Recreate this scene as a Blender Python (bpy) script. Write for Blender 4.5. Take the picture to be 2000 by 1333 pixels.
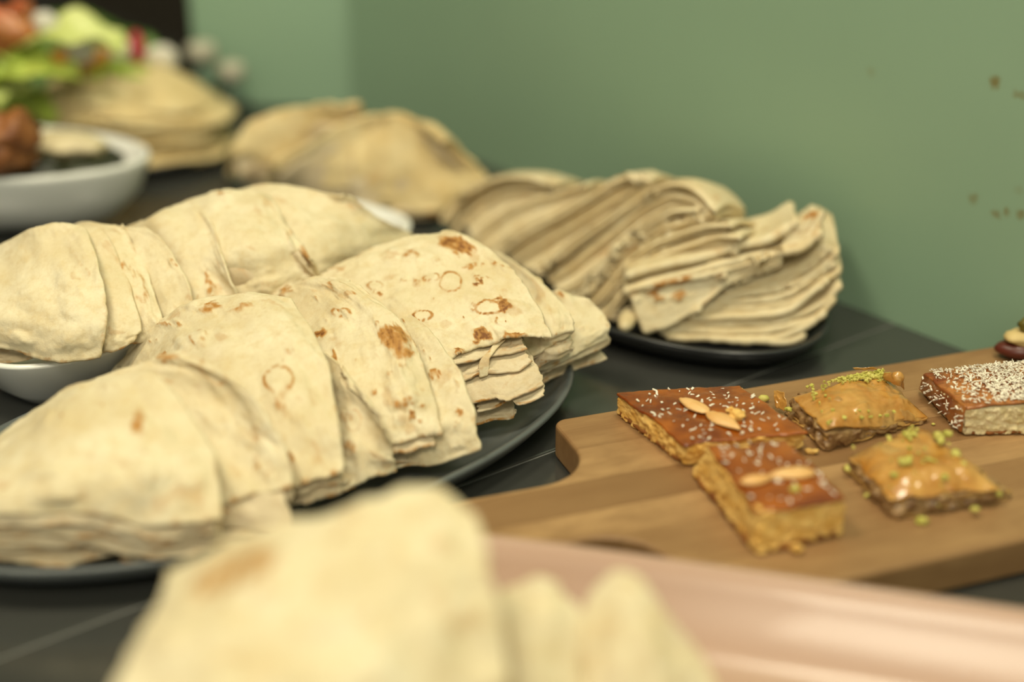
import bpy, bmesh, math, random
import numpy as np
from mathutils import Vector, Matrix, noise as mnoise

for o in list(bpy.data.objects): bpy.data.objects.remove(o)
SC = bpy.context.scene
COL = SC.collection
random.seed(7)

# ------------------------------------------------------------------ camera, world, lights, exposure
FPX, PITCH, CAMH = 2778.0, math.radians(24), 0.36
cam = bpy.data.cameras.new('camera'); camo = bpy.data.objects.new('camera', cam); COL.objects.link(camo)
camo.location = (0, 0, CAMH); camo.rotation_euler = (math.pi/2 - PITCH, 0, 0)
cam.sensor_width = 36; cam.lens = 50; cam.clip_start = .01
cam.dof.use_dof = True; cam.dof.focus_distance = 0.752; cam.dof.aperture_fstop = 1.9
SC.camera = camo

w = bpy.data.worlds.new('world'); SC.world = w; w.use_nodes = True
w.node_tree.nodes['Background'].inputs[0].default_value = (.97, 1.0, .84, 1)
w.node_tree.nodes['Background'].inputs[1].default_value = 0.78

def area(name, loc, target, size, power, color, size_y=None):
    l = bpy.data.lights.new(name, 'AREA'); l.energy = power; l.color = color; l.size = size
    if size_y: l.shape = 'RECTANGLE'; l.size_y = size_y
    o = bpy.data.objects.new(name, l); COL.objects.link(o); o.location = loc
    o.rotation_euler = (Vector(target) - Vector(loc)).to_track_quat('-Z', 'Y').to_euler()
    return o
area('ceiling_and_fill_lamp', (-.70, .45, 1.60), (-.05, .75, 0), .35, 12.5, (1, .90, .66))
area('ceiling_and_fill_lamp', (-.05, -.85, 1.55), (-.05, .9, 0), .5, 14.5, (1, .92, .70))  # added front fill from behind the camera, lifts the faces turned to it
area('ceiling_and_fill_lamp', (.20, .60, 1.50), (-.15, 1.0, 0), .3, 9, (1, .92, .70))  # added light, placed to brighten the wall end more than the long wall
vs = SC.view_settings
vs.view_transform = 'Standard'; vs.look = 'None'; vs.exposure = 0.0; vs.gamma = 1; vs.use_curve_mapping = False

# ------------------------------------------------------------------ helpers
def at(x, y, z=0.0):
    """world point at height z under photo point (x, y)"""
    u = (x-1000)/FPX; v = (666.5-y)/FPX
    d = np.array([u, math.cos(PITCH)+v*math.sin(PITCH), -math.sin(PITCH)+v*math.cos(PITCH)])
    return np.array([0, 0, CAMH]) + d*((CAMH-z)/-d[2])
def to_px(V):
    q = V - np.array([0, 0, CAMH])
    dep = q[..., 1]*math.cos(PITCH) - q[..., 2]*math.sin(PITCH); up = q[..., 1]*math.sin(PITCH) + q[..., 2]*math.cos(PITCH)
    return 1000+FPX*q[..., 0]/dep, 666.5-FPX*up/dep

_perm = np.random.default_rng(3).permutation(512)
_ga = np.random.default_rng(4).uniform(0, 2*np.pi, 512)
def perlin(x, y, seed=0):
    x = x + seed*17.31; y = y + seed*9.77
    xi = np.floor(x).astype(int); yi = np.floor(y).astype(int); xf = x-xi; yf = y-yi
    def g(i, j, dx, dy):
        a = _ga[_perm[(_perm[i & 511] + j) & 511]]
        return np.cos(a)*dx + np.sin(a)*dy
    f = lambda t: t*t*t*(t*(t*6-15)+10)
    u, v = f(xf), f(yf)
    a = g(xi, yi, xf, yf)*(1-u) + g(xi+1, yi, xf-1, yf)*u
    b = g(xi, yi+1, xf, yf-1)*(1-u) + g(xi+1, yi+1, xf-1, yf-1)*u
    return (a*(1-v) + b*v)*1.5
def fbm(x, y, seed=0, octs=3):
    s = 0; a = 1
    for k in range(octs):
        s = s + a*perlin(x*2**k, y*2**k, seed+k*5); a *= .5
    return s
def sstep(a, b, x):
    t = np.clip((x-a)/(b-a), 0, 1); return t*t*(3-2*t)

def make_mesh(name, V, F, mat, toast=None, smooth=True):
    V = np.asarray(V, dtype=np.float32); F = np.asarray(F, dtype=np.int32)
    me = bpy.data.meshes.new(name)
    k = F.shape[1]
    me.vertices.add(len(V)); me.vertices.foreach_set('co', V.ravel())
    me.loops.add(F.size); me.loops.foreach_set('vertex_index', F.ravel())
    me.polygons.add(len(F)); me.polygons.foreach_set('loop_start', np.arange(0, F.size, k, dtype=np.int32))
    me.polygons.foreach_set('use_smooth', np.full(len(F), smooth))
    if toast is not None:
        a = me.attributes.new('toast', 'FLOAT', 'POINT'); a.data.foreach_set('value', np.asarray(toast, dtype=np.float32))
    me.materials.append(mat); me.update(calc_edges=True); me.validate()
    return me
def put(name, V, F, mat, parent=None, toast=None, smooth=True):
    """link ONE mesh object; its origin is at its base (or at the parent's)"""
    V = np.asarray(V, dtype=float)
    if parent is None:
        o0 = np.array([V[:, 0].mean(), V[:, 1].mean(), V[:, 2].min()])
    else:
        o0 = np.array(parent_loc(parent))
    o = bpy.data.objects.new(name, make_mesh(name, V-o0, F, mat, toast, smooth)); COL.objects.link(o)
    if parent is None: o.location = o0
    else: o.parent = parent
    return o
def parent_loc(p):
    l = Vector(p.location)
    while p.parent: p = p.parent; l += p.location
    return l
def tag(o, label, cat, group=None, kind=None):
    o['label'] = label; o['category'] = cat
    if group: o['group'] = group
    if kind: o['kind'] = kind
    return o
def thing(name, label, cat, loc, group=None):
    o = bpy.data.objects.new(name, None); COL.objects.link(o); o.location = loc; o.empty_display_size = .02
    return tag(o, label, cat, group)
def structure(o): o['kind'] = 'structure'; return o

# ------------------------------------------------------------------ materials
class NT:
    def __init__(s, name):
        s.m = bpy.data.materials.new(name); s.m.use_nodes = True; s.t = s.m.node_tree; s.b = s.t.nodes['Principled BSDF']
    def n(s, typ, **kw):
        nd = s.t.nodes.new(typ)
        for k, v in kw.items():
            if k.startswith('i_'): nd.inputs[k[2:].replace('_', ' ')].default_value = v
            else: setattr(nd, k, v)
        return nd
    def l(s, a, b): s.t.links.new(a, b)
    def coord(s, scale=(1, 1, 1), rand=True):
        tc = s.n('ShaderNodeTexCoord'); mp = s.n('ShaderNodeMapping'); mp.inputs['Scale'].default_value = scale
        s.l(tc.outputs['Object'], mp.inputs['Vector'])
        if rand:
            oi = s.n('ShaderNodeObjectInfo'); mu = s.n('ShaderNodeMath', operation='MULTIPLY'); mu.inputs[1].default_value = 7.3
            s.l(oi.outputs['Random'], mu.inputs[0]); s.l(mu.outputs[0], mp.inputs['Location'])
        return mp.outputs[0]
    def noise(s, vec, scale, detail=3, rough=.55):
        nd = s.n('ShaderNodeTexNoise'); nd.inputs['Scale'].default_value = scale; nd.inputs['Detail'].default_value = detail
        nd.inputs['Roughness'].default_value = rough; s.l(vec, nd.inputs['Vector']); return nd.outputs['Fac']
    def ramp(s, fac, stops):
        nd = s.n('ShaderNodeValToRGB'); e = nd.color_ramp.elements
        while len(e) < len(stops): e.new(.5)
        for el, (p, c) in zip(e, stops):
            el.position = p; el.color = (c, c, c, 1) if not hasattr(c, '__len__') else (*c, 1)
        s.l(fac, nd.inputs[0]); return nd.outputs[0]
    def mix(s, fac, a, b, blend='MIX'):
        nd = s.n('ShaderNodeMix', data_type='RGBA', blend_type=blend)
        for sock, v in ((nd.inputs[0], fac), (nd.inputs[6], a), (nd.inputs[7], b)):
            if hasattr(v, 'links'): s.l(v, sock)
            elif hasattr(v, '__len__'): sock.default_value = (*v, 1)
            else: sock.default_value = v
        return nd.outputs[2]
    def math(s, op, a, b=0.0):
        nd = s.n('ShaderNodeMath', operation=op)
        for sock, v in ((nd.inputs[0], a), (nd.inputs[1], b)):
            if hasattr(v, 'links'): s.l(v, sock)
            else: sock.default_value = v
        return nd.outputs[0]
    def bump(s, h, strength, dist=.001):
        nd = s.n('ShaderNodeBump'); nd.inputs['Strength'].default_value = strength; nd.inputs['Distance'].default_value = dist
        s.l(h, nd.inputs['Height']); s.l(nd.outputs[0], s.b.inputs['Normal'])
    def set(s, **kw):
        for k, v in kw.items():
            k = k.replace('_', ' ')
            if hasattr(v, 'links'): s.l(v, s.b.inputs[k])
            elif hasattr(v, '__len__') and len(v) == 3: s.b.inputs[k].default_value = (*v, 1)
            else: s.b.inputs[k].default_value = v
        return s

def bread_mat(name, c1, c2, brown=(.47, .23, .06), char=(.17, .055, .012)):
    m = NT(name); co = m.coord()
    base = m.mix(m.ramp(m.noise(co, 28, 5, .6), [(.35, 0), (.68, 1)]), c1, c2)
    base = m.mix(m.ramp(m.noise(co, 150, 4, .65), [(.47, 0), (.72, .6)]), base, (c2[0]*.93, c2[1]*.84, c2[2]*.68))
    base = m.mix(m.ramp(m.noise(co, 75, 2), [(.58, 0), (.8, .5)]), base, (min(1, c1[0]*1.08), min(1, c1[1]*1.1), min(1, c1[2]*1.2)))
    base = m.mix(m.ramp(m.noise(co, 520, 3, .6), [(.5, 0), (.78, .30)]), base, (c2[0]*.86, c2[1]*.78, c2[2]*.66))
    at_ = m.n('ShaderNodeAttribute', attribute_name='toast').outputs['Fac']
    br = m.noise(co, 420, 4, .65)
    t = m.math('MULTIPLY', at_, m.math('ADD', m.math('MULTIPLY', br, 1.1), .45))
    col = m.mix(m.ramp(t, [(.12, 0), (.55, 1)]), base, brown)
    col = m.mix(m.ramp(t, [(.62, 0), (1.0, .9)]), col, char)
    m.set(Base_Color=col, Roughness=.62, Subsurface_Weight=.0)
    m.b.inputs['Specular IOR Level'].default_value = .3
    m.bump(m.math('ADD', m.noise(co, 260, 4, .6), m.math('MULTIPLY', m.noise(co, 90, 2), 1.4)), .42, .0011)
    return m.m
M = {}
M['bread'] = bread_mat('flatbread', (.765, .67, .465), (.655, .535, .32))
M['bread_cut'] = bread_mat('flatbread_inside', (.70, .59, .40), (.58, .46, .29))
M['bread_thick'] = bread_mat('thick_flatbread', (.755, .65, .43), (.65, .52, .30))
M['bread_far'] = bread_mat('far_flatbread', (.76, .63, .36), (.66, .49, .225), brown=(.5, .24, .06))

def glaze(name, c1, c2, rough, coat=.5, scale=60, bmp=.25):
    m = NT(name); co = m.coord()
    m.set(Base_Color=m.mix(m.ramp(m.noise(co, scale, 4), [(.35, 0), (.65, 1)]), c1, c2), Roughness=rough, Coat_Weight=coat, Coat_Roughness=.12)
    m.bump(m.math('ADD', m.noise(co, 300, 3), m.noise(co, 110, 2)), bmp, .0010); return m.m
def simple(name, c, rough=.5, c2=None, scale=40, bump=0, **kw):
    m = NT(name); co = m.coord()
    c2 = c2 or tuple(x*.82 for x in c)
    m.set(Base_Color=m.mix(m.ramp(m.noise(co, scale, 4), [(.35, 0), (.65, 1)]), c, c2), Roughness=rough, **kw)
    if bump: m.bump(m.noise(co, scale*5, 3), bump, .001)
    return m.m
M['glaze'] = glaze('syrup_glaze', (.40, .105, .008), (.17, .03, .003), .22, .45, 50)
M['crumb'] = simple('semolina_crumb', (.86, .56, .18), .8, (.72, .39, .08), 150, .5)
M['crust'] = simple('baked_crust', (.36, .13, .02), .7, (.2, .06, .01), 120, .6)
M['pale_crumb'] = simple('pale_crumb', (.76, .63, .38), .75, (.60, .46, .22), 170, .5)
M['red_top'] = glaze('browned_top', (.50, .20, .045), (.22, .05, .010), .4, .3, 60)
M['coconut'] = simple('coconut', (.93, .85, .70), .6)
M['almond'] = simple('almond', (.78, .47, .19), .42, (.70, .36, .11), 90, .2)
M['almond_skin'] = simple('almond_rim', (.80, .62, .40), .5)
M['phyllo'] = glaze('phyllo', (.60, .32, .08), (.43, .175, .026), .26, .6, 70)
M['phyllo_pale'] = glaze('phyllo_pale', (.55, .33, .10), (.36, .17, .04), .35, .4, 90)
M['nuts'] = glaze('nut_filling', (.40, .24, .10), (.17, .08, .028), .45, .3, 220)
M['pistachio'] = simple('pistachio', (.62, .53, .14), .6, (.46, .43, .07), 200)
M['date'] = simple('date_skin', (.11, .02, .01), .35)
M['cream'] = simple('cream', (.70, .52, .22), .6)
M['pistachio_dark'] = simple('pistachio_kernel', (.16, .13, .01), .4, (.08, .06, .01), 300)
M['plate_grey'] = simple('grey_stoneware', (.105, .115, .115), .30, (.095, .104, .105), 30)
M['plate_black'] = simple('black_stoneware', (.026, .027, .028), .26, (.021, .022, .023), 30)
M['white'] = simple('white_porcelain', (.86, .85, .80), .22, (.83, .82, .77), 10, Coat_Weight=.3)
M['pink'] = simple('pink_melamine', (.50, .32, .232), .3, (.485, .31, .226), 8, Coat_Weight=.2)
M['dark'] = simple('dark_room', (.035, .026, .014), .8)
M['floor'] = simple('floor_tile', (.12, .10, .08), .5)
M['ceiling'] = simple('ceiling_paint', (.6, .55, .45), .8)
def glass():
    m = NT('glass'); m.set(Base_Color=(.93, .97, .95), Roughness=.02, Transmission_Weight=1.0, IOR=1.45); return m.m
M['glass'] = glass()
M['steel'] = simple('steel', (.45, .44, .40), .28, Metallic=1.0)

def table_mat():
    m = NT('dark_stone'); co = m.coord((1, 1, 1), False)
    m.set(Base_Color=m.mix(m.noise(co, 9, 4), (.036, .037, .034), (.060, .060, .054)))
    sc = m.noise(m.coord((4, 260, 1), False), 6, 2)
    r = m.math('ADD', m.math('MULTIPLY', m.noise(co, 14, 3), .16), m.math('MULTIPLY', sc, .10))
    m.set(Roughness=m.math('ADD', r, .04)); m.b.inputs['Specular IOR Level'].default_value = .75
    return m.m
M['table'] = table_mat()

def wood_mat():
    m = NT('acacia_wood'); oi = m.n('ShaderNodeObjectInfo')
    g = m.noise(m.coord((6, 45, 30)), 2.0, 6, .6); blot = m.noise(m.coord((12, 22, 10)), 2.2, 4, .6); g2 = m.noise(m.coord((22, 420, 200)), 2.0, 3)
    tone = m.mix(oi.outputs['Random'], (.42, .245, .105), (.24, .125, .048))
    col = m.mix(m.ramp(g, [(.40, 0), (.70, .6)]), tone, (.19, .088, .030))
    col = m.mix(m.ramp(blot, [(.45, 0), (.62, .6)]), col, (.25, .13, .05))
    col = m.mix(m.ramp(g2, [(.56, 0), (.78, .35)]), col, (.15, .07, .022))
    m.set(Base_Color=col, Roughness=.5); m.bump(g2, .15, .0005); return m.m
M['wood'] = wood_mat()

def wall_mat(name, c, stains=()):
    m = NT(name); co = m.coord((1, 1, 1), False)
    col = m.mix(m.ramp(m.noise(co, 4, 3), [(.3, 0), (.7, 1)]), c, tuple(x*.93 for x in c))
    for (sx, sz, r, a) in stains:
        vd = m.n('ShaderNodeVectorMath', operation='DISTANCE'); vd.inputs[1].default_value = (sx, 0, sz)
        dn = m.n('ShaderNodeTexNoise'); dn.inputs['Scale'].default_value = 120
        m.l(co, dn.inputs['Vector'])
        ad = m.n('ShaderNodeVectorMath', operation='SCALE'); ad.inputs[3].default_value = .006
        sub = m.n('ShaderNodeVectorMath', operation='SUBTRACT'); sub.inputs[1].default_value = (.5, .5, .5)
        m.l(dn.outputs['Color'], sub.inputs[0]); m.l(sub.outputs[0], ad.inputs[0])
        av = m.n('ShaderNodeVectorMath', operation='ADD'); m.l(co, av.inputs[0]); m.l(ad.outputs[0], av.inputs[1])
        m.l(av.outputs[0], vd.inputs[0])
        mask = m.ramp(m.math('DIVIDE', vd.outputs['Value'], r*1.6), [(.18, a), (.55, 0)])
        col = m.mix(mask, col, (.20, .16, .045))
    m.set(Base_Color=col, Roughness=.42); return m.m

# ------------------------------------------------------------------ generic shapes
def box_bm(x0, x1, y0, y1, z0, z1, bev=0.0):
    bm = bmesh.new(); bmesh.ops.create_cube(bm, size=1)
    for v in bm.verts: v.co = Vector(((x0+x1)/2+v.co.x*(x1-x0), (y0+y1)/2+v.co.y*(y1-y0), (z0+z1)/2+v.co.z*(z1-z0)))
    if bev: bmesh.ops.bevel(bm, geom=bm.edges[:], offset=bev, segments=2, affect='EDGES', profile=.5)
    return bm
def bm_obj(name, bm, mat, parent=None, smooth=False):
    me = bpy.data.meshes.new(name); bm.normal_update(); bm.to_mesh(me); bm.free(); me.materials.append(mat)
    if smooth:
        for p in me.polygons: p.use_smooth = True
    o = bpy.data.objects.new(name, me); COL.objects.link(o)
    if parent: o.parent = parent
    return o

def oval(name, profile, a, b, ang, center, mat, label=None, cat=None, n=2.0, seg=128, parent=None, closed=True, wob=0.0):
    """profile: (inset from the rim, z); rings of a superellipse, first and last ring filled"""
    th = np.linspace(0, 2*np.pi, seg, endpoint=False); c, s = np.cos(th), np.sin(th)
    V = []
    for (ins, z) in profile:
        aa, bb = max(a-ins, .0005), max(b-ins, .0005)
        x = aa*np.sign(c)*abs(c)**(2/n); y = bb*np.sign(s)*abs(s)**(2/n)
        zz = z + wob*perlin(x*60, y*60, 3) if wob else np.full(seg, z)
        V.append(np.stack([x*math.cos(ang)-y*math.sin(ang), x*math.sin(ang)+y*math.cos(ang), zz], 1))
    V = np.concatenate(V); R = len(profile)
    i = np.arange(seg); j = (i+1) % seg; F = []
    for r in range(R-1): F.append(np.stack([r*seg+i, r*seg+j, (r+1)*seg+j, (r+1)*seg+i], 1))
    F = np.concatenate(F)
    me = make_mesh(name, V, F, mat)
    bm = bmesh.new(); bm.from_mesh(me); bm.verts.ensure_lookup_table()
    for r in (0, R-1):
        bm.faces.new([bm.verts[r*seg+k] for k in range(seg)])
    bmesh.ops.recalc_face_normals(bm, faces=bm.faces[:])
    for f in bm.faces: f.smooth = len(f.verts) == 4
    bm.to_mesh(me); bm.free()
    o = bpy.data.objects.new(name, me); COL.objects.link(o)
    o.location = center
    if parent: o.parent = parent
    if label: tag(o, label, cat)
    return o

def crow(P, t):
    """Catmull-Rom through P (n,...,3) at parameters t in 0..1"""
    n = len(P)
    if n == 1: return np.repeat(P, len(t), 0)
    Q = np.concatenate([[2*P[0]-P[1]], P, [2*P[-1]-P[-2]]])
    x = t*(n-1); k = np.minimum(np.floor(x).astype(int), n-2); f = (x-k).reshape(-1, *([1]*(P.ndim-1)))
    a, b, c, d = Q[k], Q[k+1], Q[k+2], Q[k+3]
    return .5*(2*b + (c-a)*f + (2*a-5*b+4*c-d)*f**2 + (3*b-a-3*c+d)*f**3)

def sheet(name, ctrl, mat, parent=None, n=(60, 60), th=.0016, seed=1, bump=.0011, ragged=.0016, blisters=14,
          spots=(), brown_edge=(0, 0, 0, 0), fine=.00014, tilt=(0, -.45, 1), toast_p=.35):
    """a sheet of bread / pastry: smooth grid through ctrl (rows x cols x 3) with ragged edges, blisters, browning and real thickness"""
    rng = np.random.default_rng(seed)
    nu, nv = n
    C = np.array(ctrl, dtype=float)
    mid = C[len(C)//2]; Lu = np.linalg.norm(np.diff(mid, axis=0), axis=1).sum()
    midc = C[:, C.shape[1]//2]; Lv = np.linalg.norm(np.diff(midc, axis=0), axis=1).sum()
    U, Vv = np.meshgrid(np.linspace(0, 1, nu), np.linspace(0, 1, nv))
    s, t = U*Lu, Vv*Lv
    e = lambda q, sd: np.clip(.5+fbm(q/.016, q*0+3.3, seed+sd, 4), 0, 2)*ragged*.8
    el, er, et, eb = e(t, 11)/Lu, e(t, 13)/Lu, e(s, 17)/Lv, e(s, 19)/Lv
    Uw = el + (1-el-er)*U; Vw = et + (1-et-eb)*Vv
    # evaluate the surface on the warped parameters
    rows = crow(C, np.linspace(0, 1, 4*nv))                     # dense in v
    dense = crow(rows.transpose(1, 0, 2), np.linspace(0, 1, 4*nu)).transpose(1, 0, 2)
    fi = Vw*(4*nv-1); fj = Uw*(4*nu-1)
    i0 = np.clip(np.floor(fi).astype(int), 0, 4*nv-2); j0 = np.clip(np.floor(fj).astype(int), 0, 4*nu-2)
    a = (fi-i0)[..., None]; b = (fj-j0)[..., None]
    P = dense[i0, j0]*(1-a)*(1-b) + dense[i0+1, j0]*a*(1-b) + dense[i0, j0+1]*(1-a)*b + dense[i0+1, j0+1]*a*b
    def normals(P):
        N = np.cross(np.gradient(P, axis=1), np.gradient(P, axis=0)); N /= np.linalg.norm(N, axis=2, keepdims=True)+1e-12
        if (N.reshape(-1, 3).mean(0) @ np.array(tilt)) < 0: N = -N
        return N
    N = normals(P)
    h = bump*1.6*fbm(s/.035, t/.035, seed, 2) + bump*.55*fbm(s/.015, t/.015, seed+2, 2) + fine*fbm(s/.004, t/.004, seed+4, 2)
    toast = np.zeros_like(h)
    warp_x = s + .0016*fbm(s/.004, t/.004, seed+21, 2); warp_y = t + .0016*fbm(s/.004, t/.004, seed+22, 2)
    grain = .7+.7*fbm(s/.0035, t/.0035, seed+8, 3)
    for k in range(int(blisters*.9)):                            # plain puffs
        x, y = rng.uniform(0, Lu), rng.uniform(0, Lv); r = rng.uniform(.003, .009)
        h = h + rng.uniform(.0003, .0009)*(bump/.0011)*sstep(1.2, .25, np.hypot((warp_x-x)/rng.uniform(.8, 1.7), warp_y-y)/r)
    for k in range(blisters):
        x, y = rng.uniform(0, Lu), rng.uniform(0, Lv); r = rng.uniform(.0025, .008)*(1.6 if rng.random() < .15 else 1)
        d = np.hypot((warp_x-x)/rng.uniform(.8, 1.5), warp_y-y)/r
        h = h + rng.uniform(.0004, .0011)*sstep(1.15, .55, d)
        q = rng.random()
        if q < toast_p*.45: toast = np.maximum(toast, rng.uniform(.35, .8)*sstep(.75, .3, d)*np.clip(grain, .2, 1.2))
        elif q < toast_p: toast = np.maximum(toast, rng.uniform(.3, .6)*np.exp(-((d-.9)/.16)**2)*np.clip(grain, 0, 1.2))
    toast = np.maximum(toast, .26*sstep(.35, .8, fbm(s/.02, t/.02, seed+31, 3)))
    for q, ed in zip(brown_edge, (t/Lv*0+t, Lv-t, s, Lu-s)):     # top, bottom, left, right
        if q: toast = np.maximum(toast, q*sstep(.0035, .0004, ed+.0015*fbm(s/.006, t/.006, seed+41, 2))*np.clip(grain+.2, 0, 1)*np.clip(.35+1.3*fbm(s/.013, t/.013, seed+43, 2), 0, 1.15))
    P = P + N*h[..., None]
    if len(spots):
        X, Y = to_px(P)
        wx, wy = 9*fbm(s/.006, t/.006, seed+51, 3), 7*fbm(s/.006, t/.006, seed+52, 3)
        sx_, sy_ = 3.2*fbm(s/.009, t/.009, seed+53, 2), 3.2*fbm(s/.009, t/.009, seed+54, 2)
        lift = np.zeros_like(h)
        for sp in spots:
            x, y, rx, ry, st = sp[:5]; kind = sp[5] if len(sp) > 5 else 'blot'; an = math.radians(sp[6]) if len(sp) > 6 else 0
            dx, dy = (X+wx-x, Y+wy-y) if kind == 'blot' else (X+sx_-x, Y+sy_-y)
            d = np.hypot((dx*math.cos(an)+dy*math.sin(an))/rx, (-dx*math.sin(an)+dy*math.cos(an))/ry)
            if kind == 'blot': toast = np.maximum(toast, st*sstep(1.2, .65, d)*np.clip(grain*.75+.4, .3, 1.25))
            else:
                toast = np.maximum(toast, st*np.exp(-((d-1)/max(.12, 1.6/min(rx, ry)))**2)*np.clip(.8+.5*fbm(s/.009, t/.009, seed+57, 2), .35, 1.2)*1.5)
                toast = np.where(d < .8, np.minimum(toast, .12), toast)
            lift = np.maximum(lift, .0009*sstep(1.5, .8, d))
        P = P + N*lift[..., None]
    N = normals(P)
    B = P - N*th
    idx = np.arange(nu*nv).reshape(nv, nu)
    top = np.stack([idx[:-1, :-1], idx[:-1, 1:], idx[1:, 1:], idx[1:, :-1]], -1).reshape(-1, 4)
    bot = top[:, ::-1] + nu*nv
    loop = np.concatenate([idx[0, :-1], idx[:-1, -1], idx[-1, :0:-1], idx[:0:-1, 0]])
    inner = np.concatenate([idx[1, :-1], idx[:-1, -2], idx[-2, :0:-1], idx[:0:-1, 1]])
    Pf, Bf = P.reshape(-1, 3), B.reshape(-1, 3)
    out = Pf[loop]-Pf[inner]; out /= np.linalg.norm(out, axis=1, keepdims=True)+1e-12
    R = (Pf[loop]+Bf[loop])/2 + out*th*.42
    m = len(loop); r0 = 2*nu*nv; k = np.arange(m); kn = (k+1) % m
    s1 = np.stack([loop, loop[kn], r0+kn, r0+k], 1)[:, ::-1]; s2 = np.stack([r0+k, r0+kn, loop[kn]+nu*nv, loop+nu*nv], 1)[:, ::-1]
    V = np.concatenate([Pf, Bf, R]); F = np.concatenate([top, bot, s1, s2])
    if np.dot(np.cross(Pf[top[0, 1]]-Pf[top[0, 0]], Pf[top[0, 3]]-Pf[top[0, 0]]), N.reshape(-1, 3)[top[0, 0]]) < 0: F = F[:, ::-1]
    tf = toast.ravel(); T = np.concatenate([tf, tf*.5, tf[loop]*.8])
    return put(name, V, F, mat, parent, T)

def lump(name, p, size, mat, parent=None, seed=0, rough=.18, sub=2, rot=0.0, tilt=0.0):
    bm = bmesh.new(); bmesh.ops.create_icosphere(bm, subdivisions=sub, radius=1)
    R = Matrix.Rotation(rot, 3, 'Z') @ Matrix.Rotation(tilt, 3, 'Y')
    V = []
    for v in bm.verts:
        k = 1+rough*mnoise.fractal(v.co*1.6+Vector((seed*2.3, seed, 1)), 1, 2, 3)
        V.append(R @ Vector((v.co.x*k*size[0], v.co.y*k*size[1], v.co.z*k*size[2])))
    F = np.array([[x.index for x in f.verts] for f in bm.faces]); bm.free()
    V = np.array([tuple(v) for v in V]) + np.array(p)
    return put(name, V, F, mat, parent)
def ctrl_px(rows): return np.array([[at(*p) for p in r] for r in rows])
def base_of(C, z=None):
    C = C.reshape(-1, 3); return (C[:, 0].mean(), C[:, 1].mean(), C[:, 2].min() if z is None else z)

BACK = np.array([-.50, .80, 0])
def bread(label, rows, group, seed, n=(84, 84), under=(), spots=(), back=.018, back_z=.014, mat='bread', blisters=22, th=.0017, ledges=(), ledge_vec=(-.33, .94), brown_edge=(0, .5, 0, .25), name='folded_flatbread', bump=.0011, toast_p=.35):
    """one folded flatbread: the top fold runs over the ridge and down behind; the folds under it follow it lower down"""
    C = ctrl_px(rows)
    if back:
        r0 = C[0]; r1 = r0 + BACK*back*.55; r1[:, 2] = r0[:, 2]-.010
        r2 = r0 + BACK*back; r2[:, 2] = np.minimum(r0[:, 2]-.02, back_z+.01)
        full = np.concatenate([[r2], [r1], C])
    else: full = C
    t = thing(name, label, 'flatbread', base_of(full), group)
    sheet('fold', full, M[mat], t, n, th, seed, bump, spots=spots, blisters=blisters, brown_edge=brown_edge, toast_p=toast_p)
    rng = np.random.default_rng(seed+500)
    for k, dz in enumerate(under):
        D = C.copy(); D[:, :, 2] -= dz
        D[:, :, 2] = np.maximum(D[:, :, 2], back_z-.004+.0015*(len(under)-k))
        D[:, :, :2] += rng.normal(0, .002, 2) + (D[:, :, :2]-D[:, :, :2].mean((0, 1)))*(-.02-.012*k)
        sheet('fold', D, M['bread_cut'], t, (n[0]//2, n[1]//2), th, seed+61+k, bump, blisters=8, brown_edge=(0, .45, 0, .3), ragged=.003)
    for k, (pts, rise) in enumerate(ledges):
        Fr = np.array([at(*p) for p in pts]); lv = np.array([*ledge_vec, 0])
        rows3 = [Fr + lv*.05 + [0, 0, rise*1.35], Fr + lv*.018 + [0, 0, rise], Fr + lv*.006 + [0, 0, rise*.5], Fr]
        sheet('fold', np.array(rows3), M['bread_cut'], t, (70, 40), .0014, seed+81+k, .0004, blisters=4, ragged=.0022, brown_edge=(0, .6, 0, 0))
    return t

# ------------------------------------------------------------------ setting
e1 = np.array([-.6095, .7928]); e2 = np.array([.7928, .6095])            # along the wall / into the wall
Wp = np.array([.254, .827])                                             # a point on the wall's foot
wall_ang = math.atan2(e1[1], e1[0])
def wall_uv(px, py):                                                    # photo point -> (along wall, height) on the wall plane
    u = (px-1000)/FPX; v = (666.5-py)/FPX
    d = np.array([u, math.cos(PITCH)+v*math.sin(PITCH), -math.sin(PITCH)+v*math.cos(PITCH)])
    k = (Wp @ e2)/(d[:2] @ e2); p = np.array([0, 0, CAMH])+d*k
    return (p[:2]-Wp) @ e1, p[2]
WEND = (np.array([-.135, 1.366])-Wp) @ e1
st = [(*wall_uv(1943, 160), .006, .85), (*wall_uv(1984, 183), .004, .45), (*wall_uv(1996, 186), .004, .45), (*wall_uv(1902, 388), .005, .5), (*wall_uv(1945, 419), .005, .6),
      (*wall_uv(1968, 415), .004, .6), (*wall_uv(1994, 420), .005, .65), (*wall_uv(1700, 140), .005, .25), (*wall_uv(1990, 372), .004, .2)]
o = bm_obj('wall_right', box_bm(-1.6, WEND, -.06, 0, -.8, 1.9), wall_mat('sage_paint', (.285, .42, .285), st))
o.location = (*Wp, 0); o.rotation_euler = (0, 0, wall_ang); structure(o)
o = bm_obj('wall_back', box_bm(-.308, -.125, 1.368, 1.46, .001, 1.9, .003), wall_mat('sage_paint_end', (.285, .42, .285))); structure(o)
o = bm_obj('wall_far', box_bm(-2.2, .2, 2.7, 2.75, -.8, 1.9), M['dark']); structure(o)
o = bm_obj('wall_left', box_bm(-2.25, -2.2, -1.2, 2.75, -.8, 1.9), M['dark']); structure(o)
o = bm_obj('floor', box_bm(-2.3, 2.0, -1.5, 2.8, -.82, -.8), M['floor']); structure(o)

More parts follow.
